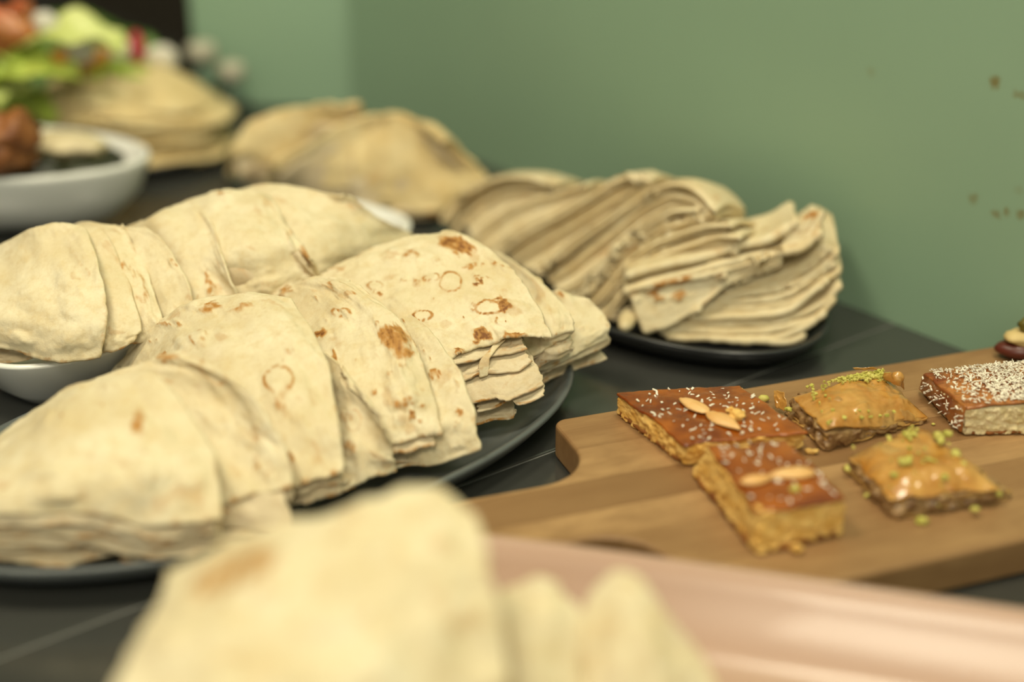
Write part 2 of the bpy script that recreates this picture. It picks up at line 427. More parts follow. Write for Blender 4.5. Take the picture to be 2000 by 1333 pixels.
# serving counter: two dark slabs meeting in a thin joint, on a plinth
ctr = thing('serving_counter', 'dark polished counter of two slabs running along the green wall', 'counter', (*Wp, -.8))
ctr.rotation_euler = (0, 0, wall_ang)
sj = (np.array([.03, .672])-Wp) @ e1                                    # joint position along the wall
for a_, b_ in ((sj-1.0, sj-.0006), (sj+.0006, sj+1.6)):
    bm_obj('slab', box_bm(a_, b_, .0005, .95, .77, .8, .0012), M['table'], ctr)
bm_obj('joint_strip', box_bm(sj-.0006, sj+.0006, .001, .94, .772, .7993), simple('joint_metal', (.22, .215, .20), .4), ctr)
bm_obj('plinth', box_bm(sj-.95, sj+1.55, .03, .85, .001, .77), M['dark'], ctr)
o = bm_obj('ceiling', box_bm(-2.3, 2.0, -1.5, 2.8, 1.9, 1.92), M['ceiling']); structure(o)

# ------------------------------------------------------------------ dishes
def plate_profile(h, rim=.012, th=.004):
    return [(rim*2.6, 0), (rim*1.6, .0008), (rim*.55, h*.45), (.0006, h-.003), (0, h-.0012), (.0008, h-.0002), (.0025, h), (.0042, h-.001), (rim*.9, h*.55), (rim*1.7, th+.0018), (rim*2.6, th), (rim*4, th)]
oval('oval_platter', plate_profile(.020, .014), .184, .105, .633, (-.126, .657, 0), M['plate_grey'], 'oval charcoal grey platter under the long row of folded flatbreads', 'platter')
oval('oval_platter', plate_profile(.019, .013), .162, .090, 2.154, (.080, .893, 0), M['plate_black'], 'black oval platter against the green wall under the ropey stack of thick flatbreads', 'platter')
oval('round_plate', plate_profile(.014, .012), .105, .088, 2.2, (-.140, 1.120, 0), M['plate_black'], 'dark plate in the middle distance under the blurred triangular flatbreads', 'plate')
oval('round_plate', plate_profile(.014, .012), .105, .080, .1, (-.345, 1.200, 0), M['plate_black'], 'dark plate at the back under the domed stack of thin layered flatbreads', 'plate')
DA = math.radians(50.6); dd = np.array([math.cos(DA), math.sin(DA)]); dn = np.array([-dd[1], dd[0]])
dc = np.array([-.250, .668]) + dd*.158 + dn*.062
oval('serving_dish', [(.040, 0), (.030, .0012), (.020, .010), (.006, .030), (.0005, .0375), (0, .0385), (.0008, .0396), (.0025, .04), (.004, .0392), (.010, .030), (.024, .011), (.036, .006), (.05, .005)],
     .162, .068, DA, (*dc, 0), M['white'], 'long white porcelain dish holding the row of folded flatbreads at the left', 'dish', n=3.4)
oval('serving_bowl', [(.062, 0), (.056, .0015), (.030, .009), (.009, .030), (.001, .0505), (0, .054), (.001, .0555), (.003, .056), (.005, .0545), (.016, .038), (.036, .020), (.06, .012)],
     .163, .077, -.107, (-.433, 1.039, 0), M['white'], 'white oval bowl of dark green stew at the left edge', 'bowl')
TA = math.radians(-15); td = np.array([math.cos(TA), math.sin(TA)]); tn = np.array([td[1], -td[0]])
tc = np.array([-.011, .525]) + td*.150 + tn*.105
oval('serving_tray', [(.040, 0), (.034, .001), (.022, .012), (.006, .030), (.0008, .0335), (0, .035), (.001, .0362), (.003, .0366), (.0048, .0358), (.010, .029), (.022, .012), (.030, .008), (.04, .0065), (.06, .006)],
     .225, .106, TA, (*tc, 0), M['pink'], 'pink rectangular tray nearest the camera with torn flatbread in it', 'tray', n=6, seg=200)

# ------------------------------------------------------------------ cutting board
def cutting_board():
    ang = math.radians(20); c0 = at(1112, 815, .02)
    t = thing('cutting_board', 'rectangular wooden paddle board with handle carrying the sweet pastries', 'cutting board', (c0[0], c0[1], 0))
    t.rotation_euler = (0, 0, ang)
    # outline in board frame: x along the board, y = -w
    pts = []
    def arc(cx, cy, r, a0, a1, k=10):
        for i in range(k+1):
            a = math.radians(a0+(a1-a0)*i/k); pts.append((cx+r*math.cos(a), cy+r*math.sin(a)))
    Lb, Wd, r = .287, .181, .012; x0 = -.010
    hw0, hw1 = .0615, .1135                                   # handle edges
    fr = .030
    arc(Lb-r, -r, r, 0, 90); arc(x0+r*.6, -r*.6, r*.6, 90, 180)
    arc(x0-fr, -hw0+fr, fr, 0, -90)                            # upper neck, concave
    pts.append((-.12, -hw0)); arc(-.165, -(hw0+hw1)/2, (hw1-hw0)/2, 90, 270, 14); pts.append((-.12, -hw1))
    arc(x0-fr, -hw1-fr, fr, 90, 0)
    arc(x0+r, -Wd+r, r, 180, 270); arc(Lb-r, -Wd+r, r, 270, 360)
    bm = bmesh.new(); vs_ = [bm.verts.new((x, y, 0.0005)) for x, y in pts]
    f = bm.faces.new(vs_)
    g = bmesh.ops.extrude_face_region(bm, geom=[f]); 
    for v in g['geom']:
        if isinstance(v, bmesh.types.BMVert): v.co.z = .020
    bmesh.ops.recalc_face_normals(bm, faces=bm.faces[:])
    ed = [e for e in bm.edges if abs(e.verts[0].co.z-e.verts[1].co.z) < 1e-6]
    bmesh.ops.bevel(bm, geom=ed, offset=.0022, segments=3, affect='EDGES', profile=.5)
    cuts = [0.02, -.034, -.0655, -.092, -.118, -.150, -.2]
    for a, b in zip(cuts[:-1], cuts[1:]):
        b2 = bm.copy(); gap = .00012
        for (co, no) in (((0, a-gap, 0), (0, 1, 0)), ((0, b+gap, 0), (0, -1, 0))):
            r_ = bmesh.ops.bisect_plane(b2, geom=b2.verts[:]+b2.edges[:]+b2.faces[:], plane_co=co, plane_no=no, clear_outer=True)
            ce = [e for e in r_['geom_cut'] if isinstance(e, bmesh.types.BMEdge)]
            if ce: bmesh.ops.edgeloop_fill(b2, edges=ce)
        bm_obj('stave', b2, M['wood'], t)
    bm.free(); return t
cutting_board()

# ------------------------------------------------------------------ flatbreads on the grey oval platter
G1 = 'folded flatbreads on the grey oval platter'
# nearest first
bread('nearest folded flatbread on the grey platter, lying on top with a faint orange spot', [
    [(-90, 930, .030), (40, 825, .048), (130, 765, .062), (225, 736, .072), (303, 727, .076)],
    [(-110, 950, .036), (40, 885, .054), (160, 850, .063), (290, 825, .066), (366, 800, .068)],
    [(-120, 985, .038), (40, 950, .050), (180, 935, .054), (320, 925, .055), (420, 890, .057)],
    [(-130, 1005, .040), (40, 1004, .041), (180, 1007, .041), (300, 1028, .038), (434, 1012, .043)]], G1, 11, n=(96, 90),
    under=(.006, .012, .017), spots=[(270, 832, 16, 26, .55), (282, 880, 9, 8, .35), (370, 930, 26, 20, .12), (128, 815, 5, 4, .6), (198, 790, 5, 4, .45), (205, 757, 5, 3, .45)], blisters=26, toast_p=.06,
    ledges=[([(-60, 1040, .031), (60, 1040, .031), (150, 1050, .030), (260, 1040, .031), (360, 1036, .032)], .007),
            ([(-60, 1075, .022), (40, 1078, .021), (120, 1070, .022), (210, 1058, .024), (330, 1045, .026), (420, 1035, .027)], .008),
            ([(-60, 1085, .017), (40, 1100, .0155), (110, 1108, .015), (170, 1095, .016), (240, 1075, .018)], .007)])
bread('second folded flatbread from the near end of the grey platter, with pale raised blisters', [
    [(60, 815, .030), (130, 768, .050), (230, 730, .063), (310, 703, .071), (371, 690, .075)],
    [(150, 830, .040), (240, 790, .054), (330, 760, .062), (420, 750, .067), (489, 770, .068)],
    [(220, 930, .030), (320, 905, .040), (410, 890, .045), (490, 870, .048), (560, 880, .050)],
    [(260, 1010, .022), (360, 1000, .030), (440, 984, .034), (510, 962, .037), (573, 953, .038)]], G1, 12, n=(96, 84),
    back=.010, under=(.006,), spots=[(330, 702, 28, 9, .5), (420, 725, 22, 30, .33, 'ring', -30), (500, 850, 30, 22, .2), (505, 855, 8, 6, .5), (150, 765, 6, 4, .5)], blisters=34, toast_p=.07,
    ledges=[([(390, 1050, .020), (450, 1035, .023), (520, 1040, .0225), (572, 1042, .0222)], .016),
            ([(230, 1095, .0145), (300, 1108, .0135), (350, 1095, .0145), (410, 1075, .017), (480, 1062, .018), (570, 1050, .019)], .010)])
bread('third folded flatbread from the near end, with a brown ring and dark red spot', [
    [(230, 720, .030), (300, 645, .056), (380, 600, .070), (480, 577, .078), (573, 590, .078)],
    [(310, 790, .040), (380, 720, .058), (470, 680, .067), (560, 665, .072), (636, 700, .067)],
    [(400, 890, .030), (460, 840, .044), (530, 815, .051), (600, 800, .054), (660, 830, .050)],
    [(450, 990, .018), (520, 968, .026), (575, 951, .030), (622, 938, .032), (673, 922, .034)]], G1, 13, n=(110, 100),
    under=(.006, .011), spots=[(545, 743, 27, 26, .5, 'ring', 20), (572, 895, 9, 12, .95), (543, 793, 12, 10, .5), (410, 602, 26, 8, .55, 'blot', -10), (475, 603, 26, 8, .45, 'blot', -15),
                              (322, 635, 9, 5, .5), (345, 633, 7, 6, .5), (388, 657, 18, 10, .35, 'ring', -25), (570, 685, 6, 5, .35), (556, 705, 6, 5, .35), (580, 818, 12, 12, .28, 'ring'), (300, 665, 6, 4, .4)], blisters=34, toast_p=.07,
    ledges=[([(560, 985, .0165), (610, 978, .017), (660, 965, .018), (697, 952, .0185)], .011)])
bread('small crumpled flatbread fold squeezed between two larger ones on the grey platter', [
    [(590, 640, .045), (640, 690, .056), (672, 722, .057), (700, 765, .056)],
    [(610, 770, .040), (660, 780, .047), (710, 790, .050), (742, 830, .047)],
    [(625, 860, .030), (675, 860, .036), (720, 868, .036), (768, 890, .030)],
    [(640, 975, .016), (695, 947, .020), (735, 932, .022), (780, 921, .022)]], G1, 14, n=(60, 70),
    spots=[(690, 822, 16, 22, .3, 'ring'), (680, 815, 10, 8, .35)], back=0, blisters=8, toast_p=.1, bump=.0018)
bread('flatbread with two large scorched brown patches in the middle of the grey platter', [
    [(500, 610, .045), (560, 565, .064), (610, 547, .073), (655, 542, .076), (696, 551, .076)],
    [(570, 690, .050), (640, 640, .062), (700, 620, .067), (745, 615, .070), (790, 640, .066)],
    [(620, 800, .036), (680, 770, .046), (740, 745, .051), (790, 740, .054), (838, 738, .052)],
    [(640, 905, .020), (710, 878, .027), (765, 868, .030), (815, 859, .031), (866, 852, .033)]], G1, 15, n=(120, 110),
    under=(.005,), spots=[(768, 662, 34, 26, .72, 'blot', 35), (790, 690, 22, 14, .6), (735, 630, 9, 5, .6), (810, 668, 10, 10, .55), (783, 715, 12, 6, .4), (628, 653, 14, 7, .95, 'blot', 3),
        (652, 692, 10, 4, .7, 'blot', 50), (654, 703, 5, 7, .7), (787, 790, 24, 9, .6, 'blot', -12), (806, 812, 5, 10, .7, 'blot', -20), (815, 826, 5, 10, .55), (822, 795, 6, 4, .6), (667, 612, 17, 8, .5, 'ring', -5), (663, 609, 5, 4, .8),
        (622, 583, 5, 3, .6), (632, 628, 6, 4, .4), (731, 765, 7, 5, .55), (674, 580, 12, 8, .25), (640, 562, 14, 3, .3), (560, 567, 12, 7, .5, 'blot', -40), (764, 728, 6, 3, .4), (692, 702, 6, 4, .3), (725, 668, 3, 2, .7)], blisters=48, toast_p=.04,
    ledges=[([(755, 905, .0165), (800, 903, .0168), (840, 890, .0185), (880, 882, .0195), (905, 868, .022)], .008),
            ([(755, 884, .0225), (790, 882, .023), (830, 874, .024), (880, 866, .0255)], .006)])
bread('narrow flatbread edge showing behind the scorched one, curving down to a pleated corner', [
    [(640, 585, .046), (700, 562, .057), (757, 586, .060)],
    [(690, 690, .043), (770, 650, .055), (838, 643, .061)],
    [(720, 770, .037), (810, 745, .046), (898, 722, .053)],
    [(740, 850, .024), (840, 830, .034), (928, 805, .040)],
    [(760, 915, .013), (850, 908, .016), (938, 878, .026)]], G1, 16, n=(80, 110),
    spots=[(838, 700, 4, 6, .75, 'blot', -20), (848, 733, 10, 10, .65, 'ring'), (848, 733, 7, 8, .45), (898, 808, 6, 10, .65), (893, 752, 5, 8, .35), (829, 686, 4, 3, .6), (785, 627, 5, 4, .5), (768, 612, 5, 3, .5), (892, 830, 4, 8, .35)], blisters=12, toast_p=.06, bump=.0014)
bread('folded flatbread with brown ring blisters and torn edge at the top of the grey platter', [
    [(560, 590, .046), (650, 530, .066), (760, 482, .078), (868, 458, .084), (935, 474, .082)],
    [(640, 640, .048), (720, 585, .062), (820, 540, .072), (920, 525, .076), (1000, 530, .075)],
    [(720, 700, .040), (790, 650, .054), (870, 610, .062), (960, 590, .066), (1050, 595, .064)],
    [(800, 770, .030), (880, 702, .046), (935, 678, .050), (1000, 661, .053), (1078, 659, .053)]], G1, 17, n=(140, 120), under=(),
    spots=[(890, 480, 36, 17, .85, 'blot', 15), (908, 490, 18, 12, .85), (880, 552, 20, 20, .55, 'ring'), (842, 543, 14, 8, .6, 'ring', -8), (812, 550, 12, 7, .6), (930, 541, 6, 3.5, .95), (940, 549, 6, 3, .95), (932, 556, 8, 3.5, .95), (952, 544, 4, 3, .9),
        (915, 523, 18, 5, .6, 'blot', -12), (968, 515, 5, 4, .7), (978, 518, 5, 4, .7), (960, 600, 31, 13, .75, 'ring', -8), (985, 599, 11, 11, .9), (962, 589, 20, 5, .6), (920, 608, 5, 4, .6), (928, 598, 8, 5, .4),
        (940, 657, 21, 14, 1.0, 'blot', -15), (895, 686, 8, 8, .85), (825, 617, 20, 9, .65, 'ring', -8), (742, 578, 15, 5, .8, 'blot', 5), (735, 560, 15, 8, .4, 'ring'), (803, 497, 16, 8, .5, 'blot', -15), (765, 503, 14, 12, .25), (662, 525, 22, 5, .4, 'blot', -10),
        (1000, 656, 22, 6, .8, 'blot', -8), (1050, 660, 16, 5, .6), (972, 628, 5, 4, .5), (901, 615, 2, 2, .9), (989, 626, 2, 2, .9), (790, 548, 4, 4, .4), (843, 588, 2.5, 2, .7), (945, 518, 4, 3, .6)], blisters=60, toast_p=.03,
    ledges=[([(880, 712, .044), (930, 702, .045), (957, 694, .0455), (994, 690, .046), (1030, 680, .048)], .004),
            ([(870, 752, .034), (910, 742, .036), (944, 731, .038), (985, 728, .0385), (1012, 725, .039), (1040, 703, .043)], .006),
            ([(880, 800, .024), (925, 789, .026), (961, 780, .028), (990, 782, .028), (1034, 765, .031), (1066, 750, .033)], .009),
            ([(930, 805, .021), (965, 796, .0225), (994, 781, .026), (1008, 789, .025), (1036, 784, .026), (1069, 769, .029)], .005),
            ([(890, 832, .0125), (927, 829, .013), (961, 823, .0137), (998, 817, .0143), (1009, 809, .0155)], .007)])
torn = ctrl_px([[(966, 668, .0505), (992, 661, .0510)], [(954, 683, .0480), (974, 678, .0485)], [(940, 700, .0455), (958, 697, .046)], [(936, 718, .0415), (957, 714, .042)], [(938, 738, .0365), (954, 734, .037)]])
sheet('torn_strip', torn, M['bread'], [o for o in bpy.data.objects if o.get('label', '').startswith('folded flatbread with brown ring')][0], (20, 60), .0012, 99, .0002, ragged=.0008, blisters=0, brown_edge=(.6, .5, .5, 0))
bread('flatbread fold just right of the torn one, near the far tip of the grey platter', [
    [(950, 490, .058), (1000, 510, .063), (1048, 545, .062)],
    [(985, 570, .052), (1050, 570, .060), (1104, 596, .058)],
    [(1010, 640, .044), (1070, 645, .050), (1122, 640, .050)],
    [(1030, 700, .036), (1080, 672, .043), (1122, 652, .046)]], G1, 18, n=(60, 64), under=(.005, .010), blisters=8, back=.012, toast_p=.1)
bread('pale puffy flatbread corner at the far tip of the grey platter', [
    [(1010, 555, .046), (1080, 572, .053), (1150, 590, .050)],
    [(1020, 625, .038), (1100, 620, .046), (1176, 612, .045)],
    [(1020, 690, .028), (1100, 672, .037), (1193, 640, .040)],
    [(1030, 735, .022), (1110, 700, .030), (1192, 661, .034)]], G1, 19, n=(66, 64), under=(.004,), blisters=10, back=.012, toast_p=.12, spots=[(1135, 645, 6, 4, .4)])
bread('lowest flatbread corner sticking out flat over the far rim of the grey platter', [
    [(1010, 705, .019), (1080, 690, .021), (1150, 668, .024)],
    [(1020, 735, .017), (1100, 705, .020), (1168, 682, .024)],
    [(1030, 765, .015), (1110, 725, .018), (1186, 700, .022)]], G1, 20, n=(60, 40), back=0, mat='bread_cut', blisters=6)

# ------------------------------------------------------------------ flatbreads in the white dish
G2 = 'folded flatbreads in the long white dish'
BZ = dict(back_z=.03, back=.016)
bread('pale flatbread at the near end of the white dish, cut by the left edge', [
    [(-120, 520, .066), (0, 482, .080), (80, 448, .094), (168, 446, .096)],
    [(-130, 590, .062), (0, 560, .072), (110, 540, .080), (200, 545, .080)],
    [(-130, 640, .054), (0, 630, .060), (115, 635, .063), (209, 630, .064)],
    [(-130, 678, .047), (0, 679, .047), (105, 708, .0435), (194, 699, .0475)]], G2, 31, n=(84, 80), under=(), blisters=36, toast_p=.06, spots=[(160, 535, 16, 12, .18, 'ring')], **BZ,
    ledges=[([(-60, 706, .037), (0, 708, .037), (45, 704, .038), (80, 694, .040)], .006)])
bread('second flatbread edge from the near end of the white dish', [
    [(80, 455, .080), (150, 441, .092), (200, 448, .093)], [(130, 560, .068), (185, 520, .080), (243, 525, .078)],
    [(150, 640, .054), (215, 630, .060), (273, 630, .060)], [(150, 688, .044), (215, 690, .047), (262, 668, .051)]], G2, 32, n=(60, 70), blisters=10, toast_p=.12, **BZ)
bread('third flatbread edge from the near end of the white dish', [
    [(130, 450, .080), (190, 440, .090), (240, 446, .091)], [(180, 560, .066), (230, 515, .079), (285, 525, .076)],
    [(210, 640, .052), (270, 620, .060), (319, 630, .058)], [(215, 676, .045), (270, 672, .047), (312, 655, .051)]], G2, 33, n=(60, 70), blisters=10, toast_p=.15, spots=[(268, 540, 5, 5, .5), (262, 605, 6, 10, .3)], **BZ)
bread('fourth flatbread from the near end of the white dish, with pale blisters', [
    [(180, 452, .078), (240, 443, .090), (292, 448, .092)], [(230, 560, .064), (290, 510, .079), (345, 510, .081)],
    [(260, 630, .052), (325, 595, .062), (377, 588, .064)], [(268, 664, .047), (330, 652, .049), (372, 632, .053)]], G2, 34, n=(60, 70), blisters=12, toast_p=.15, spots=[(338, 515, 4, 8, .4)], **BZ)
bread('flatbread with a long orange crease in the middle of the white dish', [
    [(240, 455, .074), (300, 425, .088), (370, 402, .093), (415, 440, .090)], [(290, 540, .062), (345, 500, .076), (400, 490, .080), (440, 520, .076)],
    [(320, 610, .052), (380, 580, .060), (430, 570, .062), (465, 590, .058)], [(330, 665, .040), (380, 645, .047), (425, 625, .052), (470, 610, .054)]], G2, 35, n=(60, 70), blisters=12, toast_p=.1, spots=[(410, 560, 6, 36, .5, 'blot', -10)], **BZ)
bread('large flatbread with an orange patch at its rim in the white dish', [
    [(270, 460, .072), (330, 415, .086), (420, 381, .097), (510, 380, .098), (548, 420, .090)], [(330, 540, .062), (400, 495, .078), (470, 470, .085), (550, 460, .086), (600, 497, .077)],
    [(380, 600, .052), (450, 560, .062), (520, 540, .068), (590, 520, .070), (624, 545, .060)], [(400, 640, .044), (470, 610, .050), (530, 590, .054), (590, 570, .057), (625, 562, .058)]], G2, 36, n=(84, 80), under=(.006,), blisters=36, toast_p=.06, spots=[(598, 500, 10, 28, .5, 'blot', -15), (565, 458, 8, 8, .35), (520, 555, 25, 10, .2), (430, 380, 14, 5, .5)], **BZ)
bread('smooth flatbread at the far end of the white dish', [
    [(420, 395, .084), (500, 367, .094), (600, 372, .095), (680, 385, .092)], [(520, 460, .080), (600, 430, .086), (680, 425, .082), (745, 428, .076)],
    [(570, 530, .066), (650, 495, .069), (730, 475, .066), (800, 455, .060)], [(590, 590, .047), (680, 550, .050), (760, 520, .050), (825, 485, .050)]], G2, 37, n=(80, 70), under=(.006, .014), blisters=12, toast_p=.1, spots=[(690, 405, 20, 8, .3)], **BZ)

# ------------------------------------------------------------------ nearest torn flatbreads in the pink tray
G3 = 'torn flatbreads in the pink tray'
BT = dict(back_z=.02, back=.02)
bread('large out of focus folded flatbread standing up in the pink tray', [
    [(330, 1135, .070), (440, 1070, .084), (640, 1015, .096), (835, 966, .102), (938, 1020, .099)],
    [(285, 1230, .070), (420, 1170, .084), (630, 1110, .092), (820, 1080, .095), (960, 1120, .088)],
    [(220, 1340, .066), (400, 1300, .076), (620, 1260, .080), (820, 1230, .080), (985, 1240, .072)],
    [(160, 1470, .056), (400, 1460, .060), (620, 1450, .060), (820, 1430, .058), (1000, 1400, .050)],
    [(180, 1560, .046), (400, 1600, .038), (620, 1600, .030), (820, 1580, .030), (1000, 1540, .028)]], G3, 41, n=(90, 90), under=(.010, .020), blisters=36, toast_p=.06, spots=[(460, 1120, 110, 34, .42, 'blot', -25), (700, 1010, 40, 12, .25)], bump=.002, **BT)
bread('short crumpled flatbread fold beside the large one in the pink tray', [
    [(950, 1215, .054), (1000, 1170, .062), (1060, 1158, .064), (1135, 1190, .058)], [(950, 1300, .046), (1010, 1270, .056), (1070, 1270, .054), (1145, 1290, .046)],
    [(950, 1450, .025), (1010, 1450, .030), (1080, 1450, .030), (1160, 1450, .024)]], G3, 42, n=(56, 60), blisters=6, bump=.002, toast_p=.1, **BT)
bread('pointed flatbread corner rising from the pink tray', [
    [(1120, 1300, .040), (1172, 1180, .060), (1238, 1135, .070), (1290, 1185, .062), (1345, 1250, .050)], [(1120, 1350, .034), (1190, 1290, .050), (1250, 1270, .054), (1320, 1290, .046), (1400, 1340, .036)],
    [(1120, 1480, .018), (1200, 1480, .022), (1270, 1480, .024), (1350, 1480, .022), (1440, 1470, .018)]], G3, 43, n=(60, 60), blisters=6, bump=.002, toast_p=.1, **BT)

# ------------------------------------------------------------------ thick flatbreads on the black platter
G4 = 'thick flatbreads on the black platter'
def on_plane(base0, base1, lean):
    """photo points -> the leaning plane that stands on the line base0-base1 and leans back by lean degrees"""
    d = (base1-base0); d /= np.linalg.norm(d); nb = np.array([-d[1], d[0], 0])
    if nb[1] < 0: nb = -nb
    up = nb*math.sin(math.radians(lean)) + np.array([0, 0, math.cos(math.radians(lean))])
    nn = np.cross(d, up)
    def f(px, py, push=0.0):
        r = at(px, py, 0)-np.array([0, 0, CAMH]); k = ((base0-np.array([0, 0, CAMH])) @ nn)/(r @ nn)
        return np.array([0, 0, CAMH])+r*(k + push/np.linalg.norm(r))
    return f, nb
def strip(label, pts, f, nb, depth, seed, push=0.0, rise=.0, th=.0045, n=(70, 26), drop=.0, spots=(), side=np.zeros(3), mat='bread_thick'):
    Fr = np.array([f(x, y, push) for x, y in pts])
    prof = [(1.0, rise, .0), (.5, rise*.7, 0), (.12, rise*.2, 0), (0, 0, 0)]
    C = np.array([Fr + nb*depth*q + side*q + np.array([0, 0, r_-drop*q]) for q, r_, _ in prof])
    C[:, :, 2] = np.maximum(C[:, :, 2], .007+th)
    o = sheet('thick_flatbread', C, M[mat], None, n, th, seed, .0005, ragged=.0012, blisters=3, spots=spots, brown_edge=(0, 0, 0, 0), toast_p=.25)
    return tag(o, label, 'flatbread', G4)
fR, nR = on_plane(at(1240, 655, .010), at(1560, 668, .010), 22)
def k4(*p): return [(1180+x*.29, 380+y*.29) for x, y in p]
right = [
 ('lowest thick flatbread of the right stack on the black platter, lying on the plate', k4((700, 990), (900, 1008), (1060, 1010), (1240, 985), (1340, 940)), 0, None),
 ('second lowest thick flatbread of the right stack on the black platter', k4((420, 955), (650, 965), (900, 968), (1100, 965), (1330, 890), (1480, 790)), .001, None),
 ('third lowest thick flatbread of the right stack, with a pale straight front edge', k4((375, 915), (560, 905), (800, 915), (1000, 908), (1130, 900), (1390, 830), (1540, 690)), .002, None),
 ('fourth flatbread up in the right stack on the black platter', k4((480, 870), (700, 862), (950, 862), (1200, 840), (1440, 740), (1575, 600)), .003, None),
 ('fifth flatbread up in the right stack, bulging at the right', k4((560, 820), (800, 812), (1050, 800), (1250, 760), (1420, 620), (1490, 570)), .001, None),
 ('sixth flatbread up in the right stack on the black platter', k4((620, 775), (850, 760), (1080, 745), (1300, 690), (1500, 560), (1580, 500)), .004, None),
 ('seventh flatbread up in the right stack on the black platter', k4((680, 735), (900, 710), (1120, 690), (1280, 640), (1430, 540), (1550, 450)), .004, None),
 ('eighth flatbread up in the right stack, its right tip browned', k4((740, 690), (950, 655), (1150, 625), (1330, 560), (1470, 470), (1560, 375)), .004, None),
 ('ninth flatbread up in the right stack on the black platter', k4((800, 640), (1000, 605), (1180, 570), (1340, 500), (1450, 420), (1530, 350)), .005, None),
 ('tenth flatbread up in the right stack on the black platter', k4((850, 590), (1050, 555), (1200, 515), (1340, 450), (1430, 380), (1490, 330)), .006, None)]
for i, (lb, pts, push, _) in enumerate(right):
    strip(lb, pts, fR, nR, .060, 200+i, push, rise=.004, th=.0042)
# broad face with brown spots hanging over the front of the right stack
C = np.array([[fR(*p, -.004-.0*i) for p in k4(*r)] for i, r in enumerate([
    [(200, 600), (450, 560), (750, 500), (980, 440), (1195, 370)], [(180, 690), (420, 640), (740, 560), (1000, 480), (1205, 395)],
    [(215, 800), (430, 745), (720, 640), (960, 530), (1195, 425)], [(265, 935), (450, 880), (680, 735), (880, 585), (1170, 470)]])])
Cb = C[0] + nR*.05; Cb[:, 2] -= .002
C = np.concatenate([[Cb], C])
o = sheet('thick_flatbread', C, M['bread_thick'], None, (90, 70), .004, 230, .0008, blisters=6, ragged=.0015, toast_p=0,
          spots=[(1275, 572, 12, 10, .75), (1284, 582, 14, 7, .7, 'blot', 20), (1327, 577, 12, 8, .65, 'blot', -25), (1330, 548, 25, 5, .75, 'blot', -12), (1290, 556, 18, 6, .8), (1405, 537, 14, 4, .35, 'blot', -20)])
tag(o, 'thick flatbread hanging over the front of the right stack, with brown scorch marks', 'flatbread', G4)
strip('second thick flatbread from the top of the right stack, turned up at its right tip', k4((125, 635), (300, 575), (600, 500), (900, 430), (1150, 375), (1330, 330), (1450, 235)), fR, nR, .055, 231, -.006, rise=-.002, th=.005)
o = sheet('thick_flatbread', np.array([[fR(*p, -.003) for p in k4(*r)] for r in [[(1280, 190), (1380, 130), (1475, 125)], [(1200, 330), (1350, 270), (1460, 215)], [(1190, 395), (1330, 355), (1450, 255)]]]), M['bread_thick'], None, (40, 40), .004, 232, .0006, blisters=3, brown_edge=(.7, 0, 0, 0), ragged=.001)
tag(o, 'curled thick flatbread tip rising at the top right of the right stack', 'flatbread', G4)
strip('topmost thick flatbread of the right stack on the black platter', k4((140, 530), (300, 478), (560, 420), (760, 370), (950, 310), (1130, 265), (1290, 165)), fR, nR, .055, 233, -.005, rise=-.006, th=.0055)
o = lump('thick_flatbread', fR(1226, 624, 0), (.0055, .016, .0052), M['bread_thick'], None, 4, .06, 3, -.25)
tag(o, 'rolled flatbread end poking out at the foot of the right stack', 'flatbread', G4)

# draped thick flatbreads of the left heap
bl0, bl1 = at(1215, 640, .012), at(880, 470, .012)
fL, nL = on_plane(bl0, bl1, 40)
if nL @ np.array([e2[0], e2[1], 0]) < 0: nL = -nL
def k3(*p): return [(850+x*.3, 320+y*.3) for x, y in p]
left = [
 ('thick flatbread at the far left of the draped heap, arching over a dark gap', k3((45, 360), (110, 260), (210, 170), (330, 105), (470, 75), (620, 85), (760, 135)), -.006),
 ('second draped flatbread from the left of the heap', k3((110, 440), (190, 330), (300, 240), (430, 175), (570, 160), (720, 185)), .008),
 ('third draped flatbread from the left of the heap', k3((220, 500), (320, 400), (460, 300), (620, 225), (790, 180), (960, 140)), .001),
 ('fourth draped flatbread, its long pale upper edge rising to the crest of the heap', k3((380, 600), (500, 500), (660, 400), (820, 320), (980, 220), (1130, 120), (1260, 72), (1380, 110)), -.004),
 ('fifth draped flatbread from the left of the heap', k3((480, 640), (640, 530), (800, 440), (960, 350), (1100, 260), (1250, 180), (1400, 140)), .003),
 ('sixth draped flatbread, its lower end above the dark gap in the heap', k3((640, 700), (780, 610), (920, 500), (1060, 410), (1200, 310), (1340, 200), (1480, 130), (1620, 125), (1720, 190), (1810, 300)), -.007),
 ('seventh draped flatbread, just right of the dark gap in the heap', k3((740, 745), (880, 650), (1010, 540), (1130, 450), (1250, 350), (1380, 260), (1530, 200), (1680, 230), (1770, 310)), .002),
 ('eighth draped flatbread, low at the front of the heap', k3((800, 850), (930, 800), (1060, 700), (1170, 580), (1270, 480), (1400, 380), (1540, 300), (1680, 300)), -.006),
 ('ninth draped flatbread, low at the front of the heap', k3((890, 890), (1010, 815), (1120, 715), (1210, 610), (1320, 510), (1470, 420), (1640, 370), (1800, 330)), .000),
 ('tenth draped flatbread beside the right stack', k3((985, 930), (1080, 840), (1180, 720), (1260, 610), (1400, 520), (1580, 450), (1760, 400), (1900, 400)), -.004),
 ('last draped flatbread of the heap, tucked against the right stack', k3((1080, 985), (1160, 900), (1230, 790), (1300, 680), (1440, 590), (1640, 520), (1840, 460), (1960, 470)), .002)]
def resample(pts, k=14):
    P = np.array(pts, dtype=float); d = np.concatenate([[0], np.cumsum(np.linalg.norm(np.diff(P, axis=0), axis=1))]); d /= d[-1]
    return np.stack([np.interp(np.linspace(0, 1, k), d, P[:, 0]), np.interp(np.linspace(0, 1, k), d, P[:, 1])], 1)
